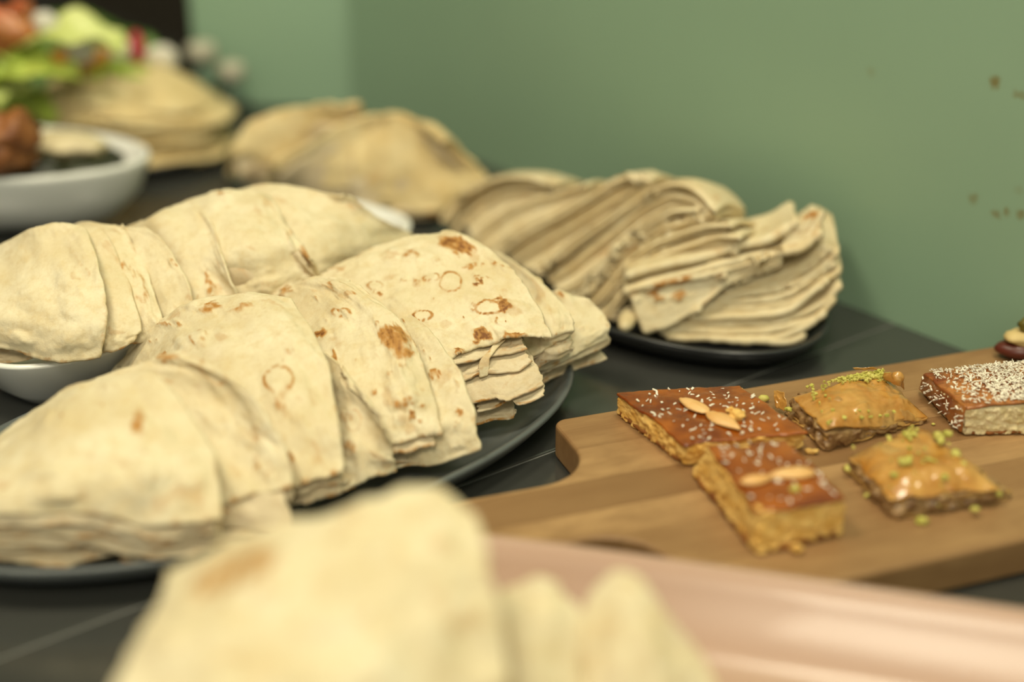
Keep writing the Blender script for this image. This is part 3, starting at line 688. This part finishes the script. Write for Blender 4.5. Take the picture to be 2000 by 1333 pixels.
for i, (lb, pts, push) in enumerate(left):
    A = resample(pts); nxt = left[i+1] if i+1 < len(left) else (None, [(x+10, y+34) for x, y in pts], push)
    Bd = resample(nxt[1], 240); dv = np.array([Bd[np.argmin(np.hypot(*(Bd-q).T))]-q for q in A])
    dv *= np.clip(np.minimum(1, 44/np.maximum(np.hypot(*dv.T), 1e-6)), 0, 1)[:, None]
    for _ in range(3): dv = np.concatenate([dv[:1], (dv[:-2]+2*dv[1:-1]+dv[2:])/4, dv[-1:]])
    Bn = A + dv; side = np.array([-.012, .02, 0])
    def mixed(q, p): return np.array([fL(x*(1-q)+bx*q, y*(1-q)+by*q, p) for (x, y), (bx, by) in zip(A, Bn)])
    E0 = mixed(0, push); lip = mixed(.16, push-.0005); und = mixed(.42, push+.007); low = mixed(1.05, nxt[2]+.012)
    C = np.array([E0 + nL*.05 + side + [0, 0, -.016], E0 + nL*.022 + side*.4 + [0, 0, -.003], E0 + nL*.005 + [0, 0, .001], lip, und, low])
    C[:, :, 2] = np.maximum(C[:, :, 2], .013)
    o = sheet('thick_flatbread', C, M['bread_thick'], None, (80, 60), .0042, 300+i, .00035, ragged=.0008, blisters=3, toast_p=.5)
    tag(o, lb, 'flatbread', G4)

# ------------------------------------------------------------------ blurred triangular flatbreads, middle distance
G5 = 'triangular flatbreads on the middle plate'
BM = dict(back_z=.012, back=.02, mat='bread_far', th=.004)
bread('blurred triangular flatbread at the left of the middle plate', [
    [(455, 285, .050), (500, 235, .068), (610, 206, .082), (700, 206, .084)], [(460, 310, .040), (520, 270, .056), (620, 240, .068), (710, 225, .074)],
    [(475, 330, .028), (540, 320, .036), (630, 280, .050), (720, 245, .064)]], G5, 51, n=(40, 40), under=(.008, .016), blisters=8, **BM)
bread('blurred triangular flatbread in the centre of the middle plate', [
    [(530, 325, .040), (620, 270, .060), (705, 228, .076), (770, 228, .078)], [(530, 345, .030), (620, 310, .044), (710, 275, .058), (780, 260, .064)],
    [(540, 365, .018), (620, 370, .019), (700, 370, .024), (760, 340, .036)]], G5, 52, n=(40, 40), under=(.008,), blisters=8, **BM)
bread('blurred broad flatbread at the right of the middle plate', [
    [(690, 300, .050), (715, 245, .068), (775, 222, .080), (835, 245, .076), (870, 275, .066)], [(690, 345, .034), (735, 310, .048), (800, 295, .056), (870, 300, .054), (920, 320, .046)],
    [(690, 385, .017), (740, 380, .022), (800, 370, .028), (870, 365, .030), (955, 352, .032)], [(700, 400, .013), (745, 404, .013), (795, 411, .013), (860, 414, .013), (935, 385, .018)]], G5, 53, n=(48, 44), under=(.008, .016), blisters=10, **BM)

# domed stack of thin flatbreads at the back
G6 = 'thin flatbreads in the domed stack at the back'
sc_ = np.array([-.335, 1.205])
words = ['lowest', 'second lowest', 'third lowest', 'fourth lowest', 'fifth lowest', 'sixth lowest', 'seventh', 'sixth from the top', 'fifth from the top', 'fourth from the top', 'third from the top', 'second from the top', 'topmost']
for i, wd in enumerate(words):
    zt = .016 + i*.0048; rng = np.random.default_rng(60+i)
    ctr_ = sc_ + rng.normal(0, .004, 2); R = .094-.0010*i + rng.normal(0, .003); rot = .15+rng.normal(0, .2)
    rows = []
    for v in np.linspace(1, -1, 5):
        row = []
        for u in np.linspace(-1, 1, 7):
            hw = math.sqrt(max(0, 1-(v*.97)**2)); x = u*hw*R; y = v*R*.78
            z = max(.008+.0032*(i+1), zt + .012*(i/12) - (.11+.38*i/12)*(x*x+y*y)/R*.9)
            row.append((ctr_[0]+x*math.cos(rot)-y*math.sin(rot), ctr_[1]+x*math.sin(rot)+y*math.cos(rot), z))
        rows.append(row)
    o = sheet('thin_flatbread', np.array(rows), M['bread_far'], None, (44, 40), .003, 70+i, .0012, blisters=4, ragged=.003)
    tag(o, wd + ' flatbread of the domed stack at the back', 'flatbread', G6)

# ------------------------------------------------------------------ sweet pastries on the board
def lerp4(q, u, v):                        # q: TL, TR, BR, BL
    return q[0]*(1-u)*(1-v) + q[1]*u*(1-v) + q[2]*u*v + q[3]*(1-u)*v
def block(name, top4, bot4, mat, parent, n=(40, 40, 14), amp=.0012, freq=260, seed=0, rnd=.12, top_amp=.2, chunky=0.0):
    nx, ny, nz = n; idm = {}; P = []; F = []
    def vid(i, j, k):
        if (i, j, k) not in idm:
            idm[(i, j, k)] = len(P); P.append((i/nx*2-1, j/ny*2-1, k/nz*2-1))
        return idm[(i, j, k)]
    for k in (0, nz):
        for i in range(nx):
            for j in range(ny):
                f = [vid(i, j, k), vid(i+1, j, k), vid(i+1, j+1, k), vid(i, j+1, k)]; F.append(f if k else f[::-1])
    for j in (0, ny):
        for i in range(nx):
            for k in range(nz):
                f = [vid(i, j, k), vid(i+1, j, k), vid(i+1, j, k+1), vid(i, j, k+1)]; F.append(f[::-1] if j else f)
    for i in (0, nx):
        for j in range(ny):
            for k in range(nz):
                f = [vid(i, j, k), vid(i, j+1, k), vid(i, j+1, k+1), vid(i, j, k+1)]; F.append(f if i else f[::-1])
    P = np.array(P); q = np.clip(P, -1+rnd, 1-rnd); dlt = P-q; L = np.linalg.norm(dlt, axis=1, keepdims=True)
    Q = np.where(L > 1e-9, q+dlt/np.maximum(L, 1e-9)*rnd, P)
    u, v, k = (Q[:, 0]+1)/2, (Q[:, 1]+1)/2, (Q[:, 2]+1)/2
    T = lerp4(top4, u[:, None], v[:, None]); B = lerp4(bot4, u[:, None], v[:, None]); W = B*(1-k[:, None])+T*k[:, None]
    cen = W.mean(0); out = W-cen; out[:, 2] *= .35; side = (abs(P[:, 2]) < .97)
    out /= np.linalg.norm(out, axis=1, keepdims=True)+1e-9
    h = np.zeros(len(W))
    for i_, p in enumerate(W):
        pv = Vector(p)*freq + Vector((seed*3.1, seed, 0))
        a = mnoise.fractal(pv, 1.0, 2.0, 4)*1.0
        if chunky: a += chunky*(1-2*mnoise.voronoi(pv*.55)[0][0])
        h[i_] = a*amp*(1 if side[i_] else top_amp)
    W = W + out*h[:, None]; W[:, 2] = np.maximum(W[:, 2], bot4[:, 2].min())
    return put(name, W, np.array(F), mat, parent)
def flakes(name, pts_n, mat, parent, size=(.0018, .0006, .0004), seed=0, var=.5):
    """many tiny slivers joined: pts_n = list of points"""
    rng = np.random.default_rng(seed); V = []; F = []
    base = np.array([[-1, -1, -1], [1, -1, -1], [1, 1, -1], [-1, 1, -1], [-1, -1, 1], [1, -1, 1], [1, 1, 1], [-1, 1, 1]])*.5
    fc = np.array([[0, 3, 2, 1], [4, 5, 6, 7], [0, 1, 5, 4], [1, 2, 6, 5], [2, 3, 7, 6], [3, 0, 4, 7]])
    for p in pts_n:
        a = rng.uniform(0, 6.28); t = rng.normal(0, .35); sc = np.array(size)*rng.uniform(1-var, 1+var, 3)
        b = (base + rng.normal(0, .12, base.shape))*sc
        R = np.array(Matrix.Rotation(a, 3, 'Z') @ Matrix.Rotation(t, 3, 'Y'))
        V.append(b @ R.T + p); F.append(fc+8*(len(V)-1))
    o = put(name, np.concatenate(V), np.concatenate(F), mat, parent, smooth=False); o['kind'] = 'stuff'; return o
def almond_half(p, L, rot, parent, seed):
    bm = bmesh.new(); bmesh.ops.create_uvsphere(bm, u_segments=20, v_segments=12, radius=1); V = []
    for v in bm.verts:
        x = v.co.x; wdt = (1-.45*max(0, x))*(1-.1*x)
        z = v.co.z*.0022*(1.0 if v.co.z > 0 else .25)
        z += .0003*math.sin(v.co.y*9)*(v.co.z > 0)
        q = Matrix.Rotation(rot, 3, 'Z') @ Vector((x*L/2, v.co.y*L*.23*wdt, z)); V.append(np.array(q)+p)
    me = bpy.data.meshes.new('almond'); 
    for v, c in zip(bm.verts, V): v.co = Vector(c - np.array(parent_loc(parent)))
    for f in bm.faces: f.smooth = True
    bm.to_mesh(me); bm.free(); me.materials.append(M['almond']); o = bpy.data.objects.new('almond', me); COL.objects.link(o); o.parent = parent
    return o
def quad(z, *p): return np.array([at(x, y, z) for x, y in p])

def semolina(label, top, bot, seed, almonds, flakes_n, crumb_bits=()):
    cen = bot.mean(0)
    t = thing('semolina_cake', label, 'cake', (cen[0], cen[1], .0203), 'semolina cake squares on the board')
    inn = top.copy(); inn[:, 2] -= .001
    block('crumb', inn, bot, M['crumb'], t, (84, 84, 26), .0019, 330, seed, .10, .15, .2)
    bl = bot.copy(); bl[:, :2] = cen[:2] + (bl[:, :2]-cen[:2])*1.01; b2 = bl.copy(); b2[:, 2] = .0235
    block('bottom_crust', b2, bl, M['crust'], t, (48, 48, 4), .0016, 260, seed+5, .3, .1)
    g = np.array([[lerp4(top, u, v) + np.array([0, 0, -.0006*(max(abs(u-.5), abs(v-.5)) > .45)]) for u in np.linspace(-.012, 1.012, 6)] for v in np.linspace(-.012, 1.012, 6)])
    sheet('glaze', g, M['glaze'], t, (80, 80), .0016, seed+9, .0005, blisters=0, ragged=.0016, fine=.00012, toast_p=0)
    ex = top[1]-top[0]
    for (xa, ya, xb, yb) in almonds:
        a, b = at(xa, ya, top[:, 2].mean()+.0012), at(xb, yb, top[:, 2].mean()+.0012); d = b-a
        almond_half((a+b)/2, np.linalg.norm(d), math.atan2(d[1], d[0]), t, seed)
    rng = np.random.default_rng(seed)
    flakes('coconut_flakes', [lerp4(top, *rng.uniform(.02, .98, 2)) + [0, 0, .0004] for _ in range(flakes_n)], M['coconut'], t, (.0019, .0008, .0004), seed)
    for k, (px_, py_, z, sz, mt) in enumerate(crumb_bits):
        lump('crumb_bit', at(px_, py_, z), (sz, sz*.8, sz*.7), M[mt], t, k, .5, 3)
    return t
T1 = quad(.034, (1208, 765), (1444, 751), (1574, 841), (1338, 866)); B1 = quad(.0203, (1199, 806), (1444, 790), (1572, 876), (1338, 913))
semolina('square semolina cake at the board\'s left corner with a whole split almond and coconut flecks', T1, B1, 1,
         [(1384, 807, 1326, 779), (1382, 806, 1446, 840)], 110, [(1440, 812, .036, .0042, 'crumb'), (1428, 803, .0365, .0026, 'crumb')])
T2 = quad(.041, (1383, 868), (1533, 857), (1652, 968), (1480, 998)); B2 = quad(.0203, (1347, 922), (1533, 903), (1652, 1043), (1478, 1088))
semolina('nearer semolina cake square with a pale almond across its top, touching the other one', T2, B2, 2,
         [(1446, 944, 1510, 934), (1592, 922, 1500, 931)], 60, [(1553, 955, .0425, .0022, 'pistachio'), (1556, 1072, .0225, .0028, 'crumb')])

def baklava(label, top, bot, seed, dome, pist, stray=0, group='baklava pieces on the board', flakes_px=()):
    cen = bot.mean(0)
    t = thing('baklava', label, 'baklava', (cen[0], cen[1], .0203), group)
    inn = top.copy(); inn[:, 2] -= .0035
    block('nut_filling', inn, bot, M['nuts'], t, (56, 56, 20), .0028, 210, seed, .12, .3, .9)
    for k in range(4):
        off = .0012*(3-k); g = []
        for v in np.linspace(0, 1, 7):
            row = []
            for u in np.linspace(0, 1, 7):
                sp = 1.03-.012*(3-k); uu, vv = .5+(u-.5)*sp, .5+(v-.5)*sp
                p = lerp4(top, uu, vv); r = max(abs(u-.5), abs(v-.5))*2
                b = (1-abs(2*u-1)**2.5)*(1-abs(2*v-1)**2.5)
                p = p + np.array([0, 0, dome*b - .0036*(r > .9) - off])
                row.append(p)
            g.append(row)
        sheet('phyllo_sheet', np.array(g), M['phyllo'] if k == 3 else M['phyllo_pale'], t, (64, 64), .0007, seed*10+k, .0008, blisters=10 if k == 3 else 3, ragged=.0022, fine=.00015, toast_p=0)
    for k in range(2):
        g = np.array([[lerp4(bot, .5+(u-.5)*1.02, .5+(v-.5)*1.02)*[1, 1, 0] + [0, 0, .0215+.0013*k] for u in np.linspace(0, 1, 4)] for v in np.linspace(0, 1, 4)])
        sheet('phyllo_base', g, M['phyllo_pale'], t, (50, 50), .0008, seed*10+5+k, .0006, blisters=2, ragged=.003, toast_p=0)
    rng = np.random.default_rng(seed)
    def surf(u, v):
        b = (1-abs(2*u-1)**2.5)*(1-abs(2*v-1)**2.5); return lerp4(top, u, v) + np.array([0, 0, dome*b+.0008])
    pts = []
    for (u0, v0, su, sv, n_) in pist:
        for _ in range(n_):
            u, v = np.clip(rng.normal(u0, su), .02, .98), np.clip(rng.normal(v0, sv), .02, .98); pts.append(surf(u, v)+[0, 0, rng.uniform(0, .0012)])
    flakes('pistachio_crumbs', pts, M['pistachio'], t, (.0014, .0012, .0010), seed+3, .6)
    for k, (x, y, z, s_) in enumerate(flakes_px):
        lump('pistachio_piece', at(x, y, z-.001), (s_*.78, s_*.6, s_*.5), M['pistachio'], t, k+seed, .7, 3, k)
    return t, surf
K1 = np.array([at(1548, 762, .0355), at(1732, 726, .0355), at(1812, 808, .0255), at(1616, 834, .0345)])
K1b = quad(.0203, (1530, 808), (1735, 765), (1815, 824), (1610, 884))
k1, s1 = baklava('baklava piece behind, with a thick drift of ground pistachio along its back edge', K1, K1b, 3, .0042,
             [(.66, .12, .14, .07, 190), (.88, .20, .06, .08, 50), (.15, .35, .06, .2, 14), (.5, .95, .3, .05, 14)],
             flakes_px=[(1540, 800, .029, .0022), (1577, 756, .0365, .0013), (1702, 818, .030, .0014)])
for (rows_, sd) in (([[(1508, 758, .030), (1530, 765, .033)], [(1512, 776, .027), (1534, 783, .029)], [(1515, 800, .0225), (1536, 806, .0225)]], 1),
                    ([[(1724, 726, .041), (1752, 728, .044), (1757, 735, .042)], [(1728, 738, .038), (1752, 745, .041), (1764, 755, .035)], [(1738, 744, .036), (1756, 757, .036), (1768, 765, .031)]], 2),
                    ([[(1660, 716, .0400), (1690, 716, .0410), (1716, 720, .0400)], [(1664, 722, .038), (1690, 724, .038), (1716, 726, .038)]], 3)):
    sheet('loose_flake', ctrl_px(rows_), M['phyllo'], k1, (24, 24), .0005, 900+sd, .0008, blisters=2, ragged=.003, toast_p=0)
K2 = np.array([at(1660, 878, .0325), at(1808, 826, .0335), at(1955, 942, .0330), at(1742, 966, .0325)])
K2b = quad(.0203, (1646, 916), (1815, 860), (1982, 972), (1747, 1016))
k2, s2 = baklava('nearer baklava diamond dotted with loose pistachio bits, right of the semolina cake', K2, K2b, 4, .0045,
             [(.62, .18, .06, .06, 26), (.45, .5, .25, .25, 18)],
             flakes_px=[(1767, 903, .040, .0034), (1775, 898, .040, .0026), (1832, 852, .040, .0034), (1851, 848, .040, .0030), (1838, 862, .040, .0028), (1866, 886, .039, .0032), (1746, 928, .037, .0022), (1845, 932, .037, .0026), (1655, 916, .026, .0024),
                        (1800, 1018, .0225, .0034), (1905, 995, .025, .0026), (1950, 965, .026, .0024), (1830, 985, .026, .002), (1693, 968, .0225, .0018), (1815, 898, .040, .0016), (1882, 906, .038, .0018)])

# coconut cake
T3 = np.array([at(1806, 731, .0365), at(2075, 705, .0375), at(2085, 783, .0375), at(1889, 797, .0365)])
B3 = np.array([at(1799, 765, .0203), at(2075, 745, .0203), at(2090, 848, .0203), at(1880, 852, .0203)])
cen = B3.mean(0)
cc = thing('coconut_cake', 'red-brown cake covered in shredded coconut at the right end of the board', 'cake', (cen[0], cen[1], .0203))
block('crumb', T3-[0, 0, .001], B3, M['pale_crumb'], cc, (90, 60, 24), .0016, 360, 8, .12, .1, .2)
b2 = B3.copy(); b2[:, 2] = .0232
block('bottom_crust', b2, B3, M['crust'], cc, (60, 40, 4), .0014, 260, 9, .3, .1)
g = np.array([[lerp4(T3, u, v)+np.array([0, 0, .0006+.0012*(1-abs(2*v-1)**3)*(1-abs(2*u-1)**6)]) for u in np.linspace(-.005, 1, 8)] for v in np.linspace(-.01, 1.0, 6)])
sheet('browned_top', g, M['red_top'], cc, (80, 60), .0018, 77, .0007, blisters=0, ragged=.0012, toast_p=0, fine=.0002)
lc = np.array([[T3[0]*(1-v)+T3[3]*v + np.array([-.0006, 0, .0004]) for v in np.linspace(0, .985, 6)], [(T3[0]*.5+B3[0]*.5)*(1-v)+(T3[3]*.5+B3[3]*.5)*v+np.array([-.0019, -.0002, 0]) for v in np.linspace(0, .985, 6)], [B3[0]*(1-v)+B3[3]*v+np.array([-.0016, 0, .0012]) for v in np.linspace(0, .985, 6)]])
sheet('browned_side', lc, M['red_top'], cc, (60, 24), .0014, 78, .0006, blisters=0, ragged=.0012, toast_p=0, tilt=(-1, -.3, .2))
rng = np.random.default_rng(5); pts = []
while len(pts) < 1500:
    u, v = rng.uniform(.0, 1), rng.uniform(0, 1)
    if rng.random() < min(1, .25+1.6*u)*(1.15-.75*v*(u < .3)): pts.append(lerp4(T3, u, v)+np.array([0, 0, .0018+.0012*(1-abs(2*v-1)**3)+rng.uniform(0, .0012)]))
for _ in range(60):
    v, k = rng.uniform(0, 1), rng.uniform(.1, .9); pts.append((T3[0]*(1-v)+T3[3]*v)*k + (B3[0]*(1-v)+B3[3]*v)*(1-k) + np.array([-.0021, -.0003, 0]))
flakes('shredded_coconut', pts, M['coconut'], cc, (.0017, .0006, .0004), 6, .7)

# stuffed date behind the coconut cake
dl = at(2006, 712, .0203) + np.array([0, .009, 0])
dt = thing('stuffed_date', 'dark date stuffed with cream and topped by a green pistachio, behind the coconut cake', 'date', (dl[0], dl[1], .0203))
lump('date_half', np.array([dl[0], dl[1], .0258]), (.0160, .010, .0055), M['date'], dt, 3, .1, 3)
lump('cream_filling', np.array([dl[0], dl[1], .0325]), (.0115, .008, .0048), M['cream'], dt, 5, .25, 3)
lump('pistachio_kernel', np.array([dl[0]+.0035, dl[1], .0405]), (.0085, .0050, .0052), M['pistachio_dark'], dt, 9, .2, 3)

# loose pistachio bits and crumbs lying on the board
for (x, y, s_, lb) in ((1491, 779, .0030, 'pale green pistachio bit between the semolina cake and the far baklava'),
                       (1823, 829, .0010, 'tiny green pistachio crumb on bare wood below the coconut cake')):
    tag(lump('pistachio_bit', at(x, y, .0203+s_*.6), (s_, s_*.75, s_*.7), M['pistachio'], None, x, .4, 2), lb, 'pistachio')
tag(lump('cake_crumb', at(1585, 882, .0215), (.0030, .0016, .0013), M['crumb'], None, 4, .6, 3), 'yellow cake crumb on the board in front of the far baklava', 'crumb')

# ------------------------------------------------------------------ bowl contents
stew_c = np.array([-.433, 1.039]); rows = []
for v in np.linspace(1, -1, 9):
    row = []
    for u in np.linspace(-1, 1, 13):
        hw = math.sqrt(max(0, 1-(.985*v)**2)); x, y = u*hw*.138, v*.055; a = -.107
        row.append((stew_c[0]+x*math.cos(a)-y*math.sin(a), stew_c[1]+x*math.sin(a)+y*math.cos(a), .050 + .011*(1-(u*hw)**2-v*v)))
    rows.append(row)
o = sheet('herb_stew', np.array(rows), simple('dark_herbs', (.030, .030, .008), .35, (.012, .014, .005), 160), None, (120, 60), .012, 3, .004, ragged=.002, blisters=40, toast_p=0, fine=.0018)
tag(o, 'dark green herb stew filling the white bowl', 'stew', kind='stuff')
rng = np.random.default_rng(2)
onion = simple('fried_onion', (.34, .13, .035), .5, (.20, .065, .018), 90)
for k, (x, y, z, s_, lb) in enumerate([(22, 262, .085, .021, 'topmost rust-brown fried piece on the stew'), (-8, 300, .072, .021, 'rust-brown fried piece at the left edge of the stew'), (38, 292, .070, .016, 'rust-brown fried piece nearest the middle of the stew'), (-30, 262, .085, .020, 'rust-brown fried piece cut by the picture edge')]):
    tag(lump('fried_piece', at(x, y, z), (s_, s_*.8, s_*.75), onion, None, k+2, .45, 3, rng.uniform(0, 3)), lb, 'fried food', 'fried pieces heaped on the stew')
tag(lump('yoghurt_dollop', at(122, 282, .060), (.036, .018, .009), simple('yoghurt', (.74, .62, .38), .5), None, 6, .3, 3, -.3), 'cream coloured dollop along the back of the stew', 'yoghurt')

# ------------------------------------------------------------------ salad heap, far left
sal = at(105, 262, 0)
oval('round_plate', plate_profile(.02, .016), .135, .12, .1, (sal[0]-.005, sal[1]+.07, 0), M['plate_black'], 'dark plate under the heap of salad at the far left', 'plate')
green = [simple('lettuce_a', (.50, .56, .10), .4, (.30, .42, .05), 30), simple('lettuce_b', (.62, .66, .24), .4, (.45, .52, .12), 30), simple('lettuce_c', (.12, .24, .03), .4, (.06, .15, .02), 30)]
heap = lambda x, y: max(.02, .118*(1-((x-sal[0]+.005)/.15)**2-((y-sal[1]-.07)/.14)**2))
def leaf(lb, px_, py_, z, L, Wd, rot, mat, seed, up=.35):
    p = at(px_, py_, z); rng = np.random.default_rng(seed); rows = []
    for v in np.linspace(-1, 1, 6):
        row = []
        for u in np.linspace(-1, 1, 6):
            wdt = Wd*(1-.55*abs(u)**2); x = u*L; y = v*wdt; zz = .35*L*(-(u*u)) + up*y + .25*Wd*abs(v)**1.5 + .006*math.sin(u*7+v*5+seed)*abs(v)
            row.append((p[0]+x*math.cos(rot)-y*math.sin(rot), p[1]+x*math.sin(rot)+y*math.cos(rot), p[2]+zz))
        rows.append(row)
    o = sheet('lettuce_leaf', np.array(rows), mat, None, (30, 24), .0012, seed, .002, blisters=0, ragged=.004, toast_p=0)
    tag(o, lb, 'lettuce', 'salad leaves in the far left heap')
# inner leaves that fill the heap
tag(lump('salad_mound', (sal[0]-.005, sal[1]+.075, .050), (.085, .080, .040), green[2], None, 8, .35, 4), 'dense dark green mass of chopped leaves inside the salad heap', 'salad', kind='stuff')
LV = [('long pale green lettuce rib at the top of the salad', 130, 60, .125, .045, .020, .05, 1), ('yellow-green lettuce leaf in the middle of the salad', 60, 128, .100, .038, .022, .3, 0), ('dark green leaf behind the domed bread stack', 130, 162, .070, .035, .022, -.2, 2),
      ('bright yellow-green leaf above the domed bread stack', 210, 130, .085, .035, .018, .1, 0), ('pale yellow leaf at the left edge of the salad', 0, 165, .085, .026, .022, 1.0, 1), ('lime green leaf low in the salad, above the fried pieces', 45, 205, .060, .032, .018, -.4, 0),
      ('deep green leaf at the right end of the salad', 285, 95, .085, .022, .014, .3, 2), ('pale frilly leaf low in front of the salad', 60, 190, .055, .034, .016, .2, 1), ('yellow-green leaf left of the lettuce rib', 10, 95, .110, .03, .02, -.5, 0), ('small dark green leaf in the middle of the salad', 100, 175, .065, .022, .016, .9, 2)]
for k, (lb, x, y, z, L, Wd, rot, g_) in enumerate(LV): leaf(lb, x, y, z, L, Wd, rot, green[g_], 700+k)
tom = simple('tomato', (.45, .10, .04), .25, (.50, .20, .06), 40); car = simple('carrot', (.72, .32, .06), .4); rad_w = simple('radish_flesh', (.74, .70, .60), .4); rad_r = simple('radish_skin', (.50, .02, .05), .35)
for k, (lb, x, y, z, s_) in enumerate([('salmon-red tomato wedge at the upper left of the salad', 10, 52, .130, .020), ('orange-brown tomato wedge at the left of the salad', 5, 88, .112, .020), ('red tomato wedge peeking out at the very top of the salad', 45, 22, .140, .014), ('orange carrot piece in the middle of the salad', 110, 115, .100, .012), ('orange carrot piece at the right of the salad', 180, 118, .092, .012)]):
    o = lump('tomato_wedge' if 'tomato' in lb else 'carrot_piece', at(x, y, z), (s_*1.3, s_*.6, s_*.7), tom if 'tomato' in lb else car, None, k, .2, 3, k*.8, .4)
    tag(o, lb, 'tomato' if 'tomato' in lb else 'carrot')
for k, (lb, x, y, z, R, rot, side) in enumerate([('white radish slice in the middle of the salad', 150, 98, .105, .014, .3, 0), ('white and red radish slice at the right of the salad', 225, 95, .098, .016, -.2, 1), ('small pale radish slice at the top of the salad', 85, 45, .130, .012, .2, 0), ('greyish white radish slice at the far right of the salad', 315, 112, .080, .014, .2, 0)]):
    p = at(x, y, z); t = thing('radish_slice', lb, 'radish', p, 'radish slices in the salad')
    lump('flesh', p, (R, R*.35, R*.8), rad_w, t, k, .05, 3, rot)
    if side: lump('skin', p+np.array([R*1.15, 0, .001]), (R*.45, R*.38, R*.85), rad_r, t, k, .05, 3, rot)
    else: lump('skin', p+np.array([0, .001, -R*.25]), (R*1.03, R*.3, R*.6), rad_r if k == 2 else rad_w, t, k, .05, 3, rot)

# ------------------------------------------------------------------ small glass jars by the end of the wall
def jar(lb, p, r, h):
    t = thing('glass_jar', lb, 'jar', (p[0], p[1], 0), 'small glass jars by the wall end')
    o = oval('glass_body', [(0.002, 0), (0, .002), (0, h*.7), (r*.25, h*.82), (r*.3, h), (r*.3+.0022, h), (r*.25+.0022, h*.82), (.0022, h*.7), (.0022, .006), (.004, .004)], r, r, 0, (0, 0, 0.0004), M['glass'], seg=40, parent=t)
    oval('metal_cap', [(0, h-.004), (0, h+.010), (r*.2, h+.012)], r*.78, r*.78, 0, (0, 0, .0008), simple('jar_cap_glint', (.62, .57, .44), .35), seg=32, parent=t)  # cream cap colour stands in for a bright out-of-focus highlight
    oval('contents', [(.0, .0075), (.0, h*.45), (r*.05, h*.46)], r-.003, r-.003, 0, (0, 0, 0), simple('dark_spice', (.10, .11, .09), .5), seg=32, parent=t)
pj = at(405, 232, 0); jar('left glass jar with a metal cap, beside the green wall end', pj, .017, .060)
pj = at(460, 234, 0); jar('right glass jar with a metal cap, beside the green wall end', pj, .015, .042)
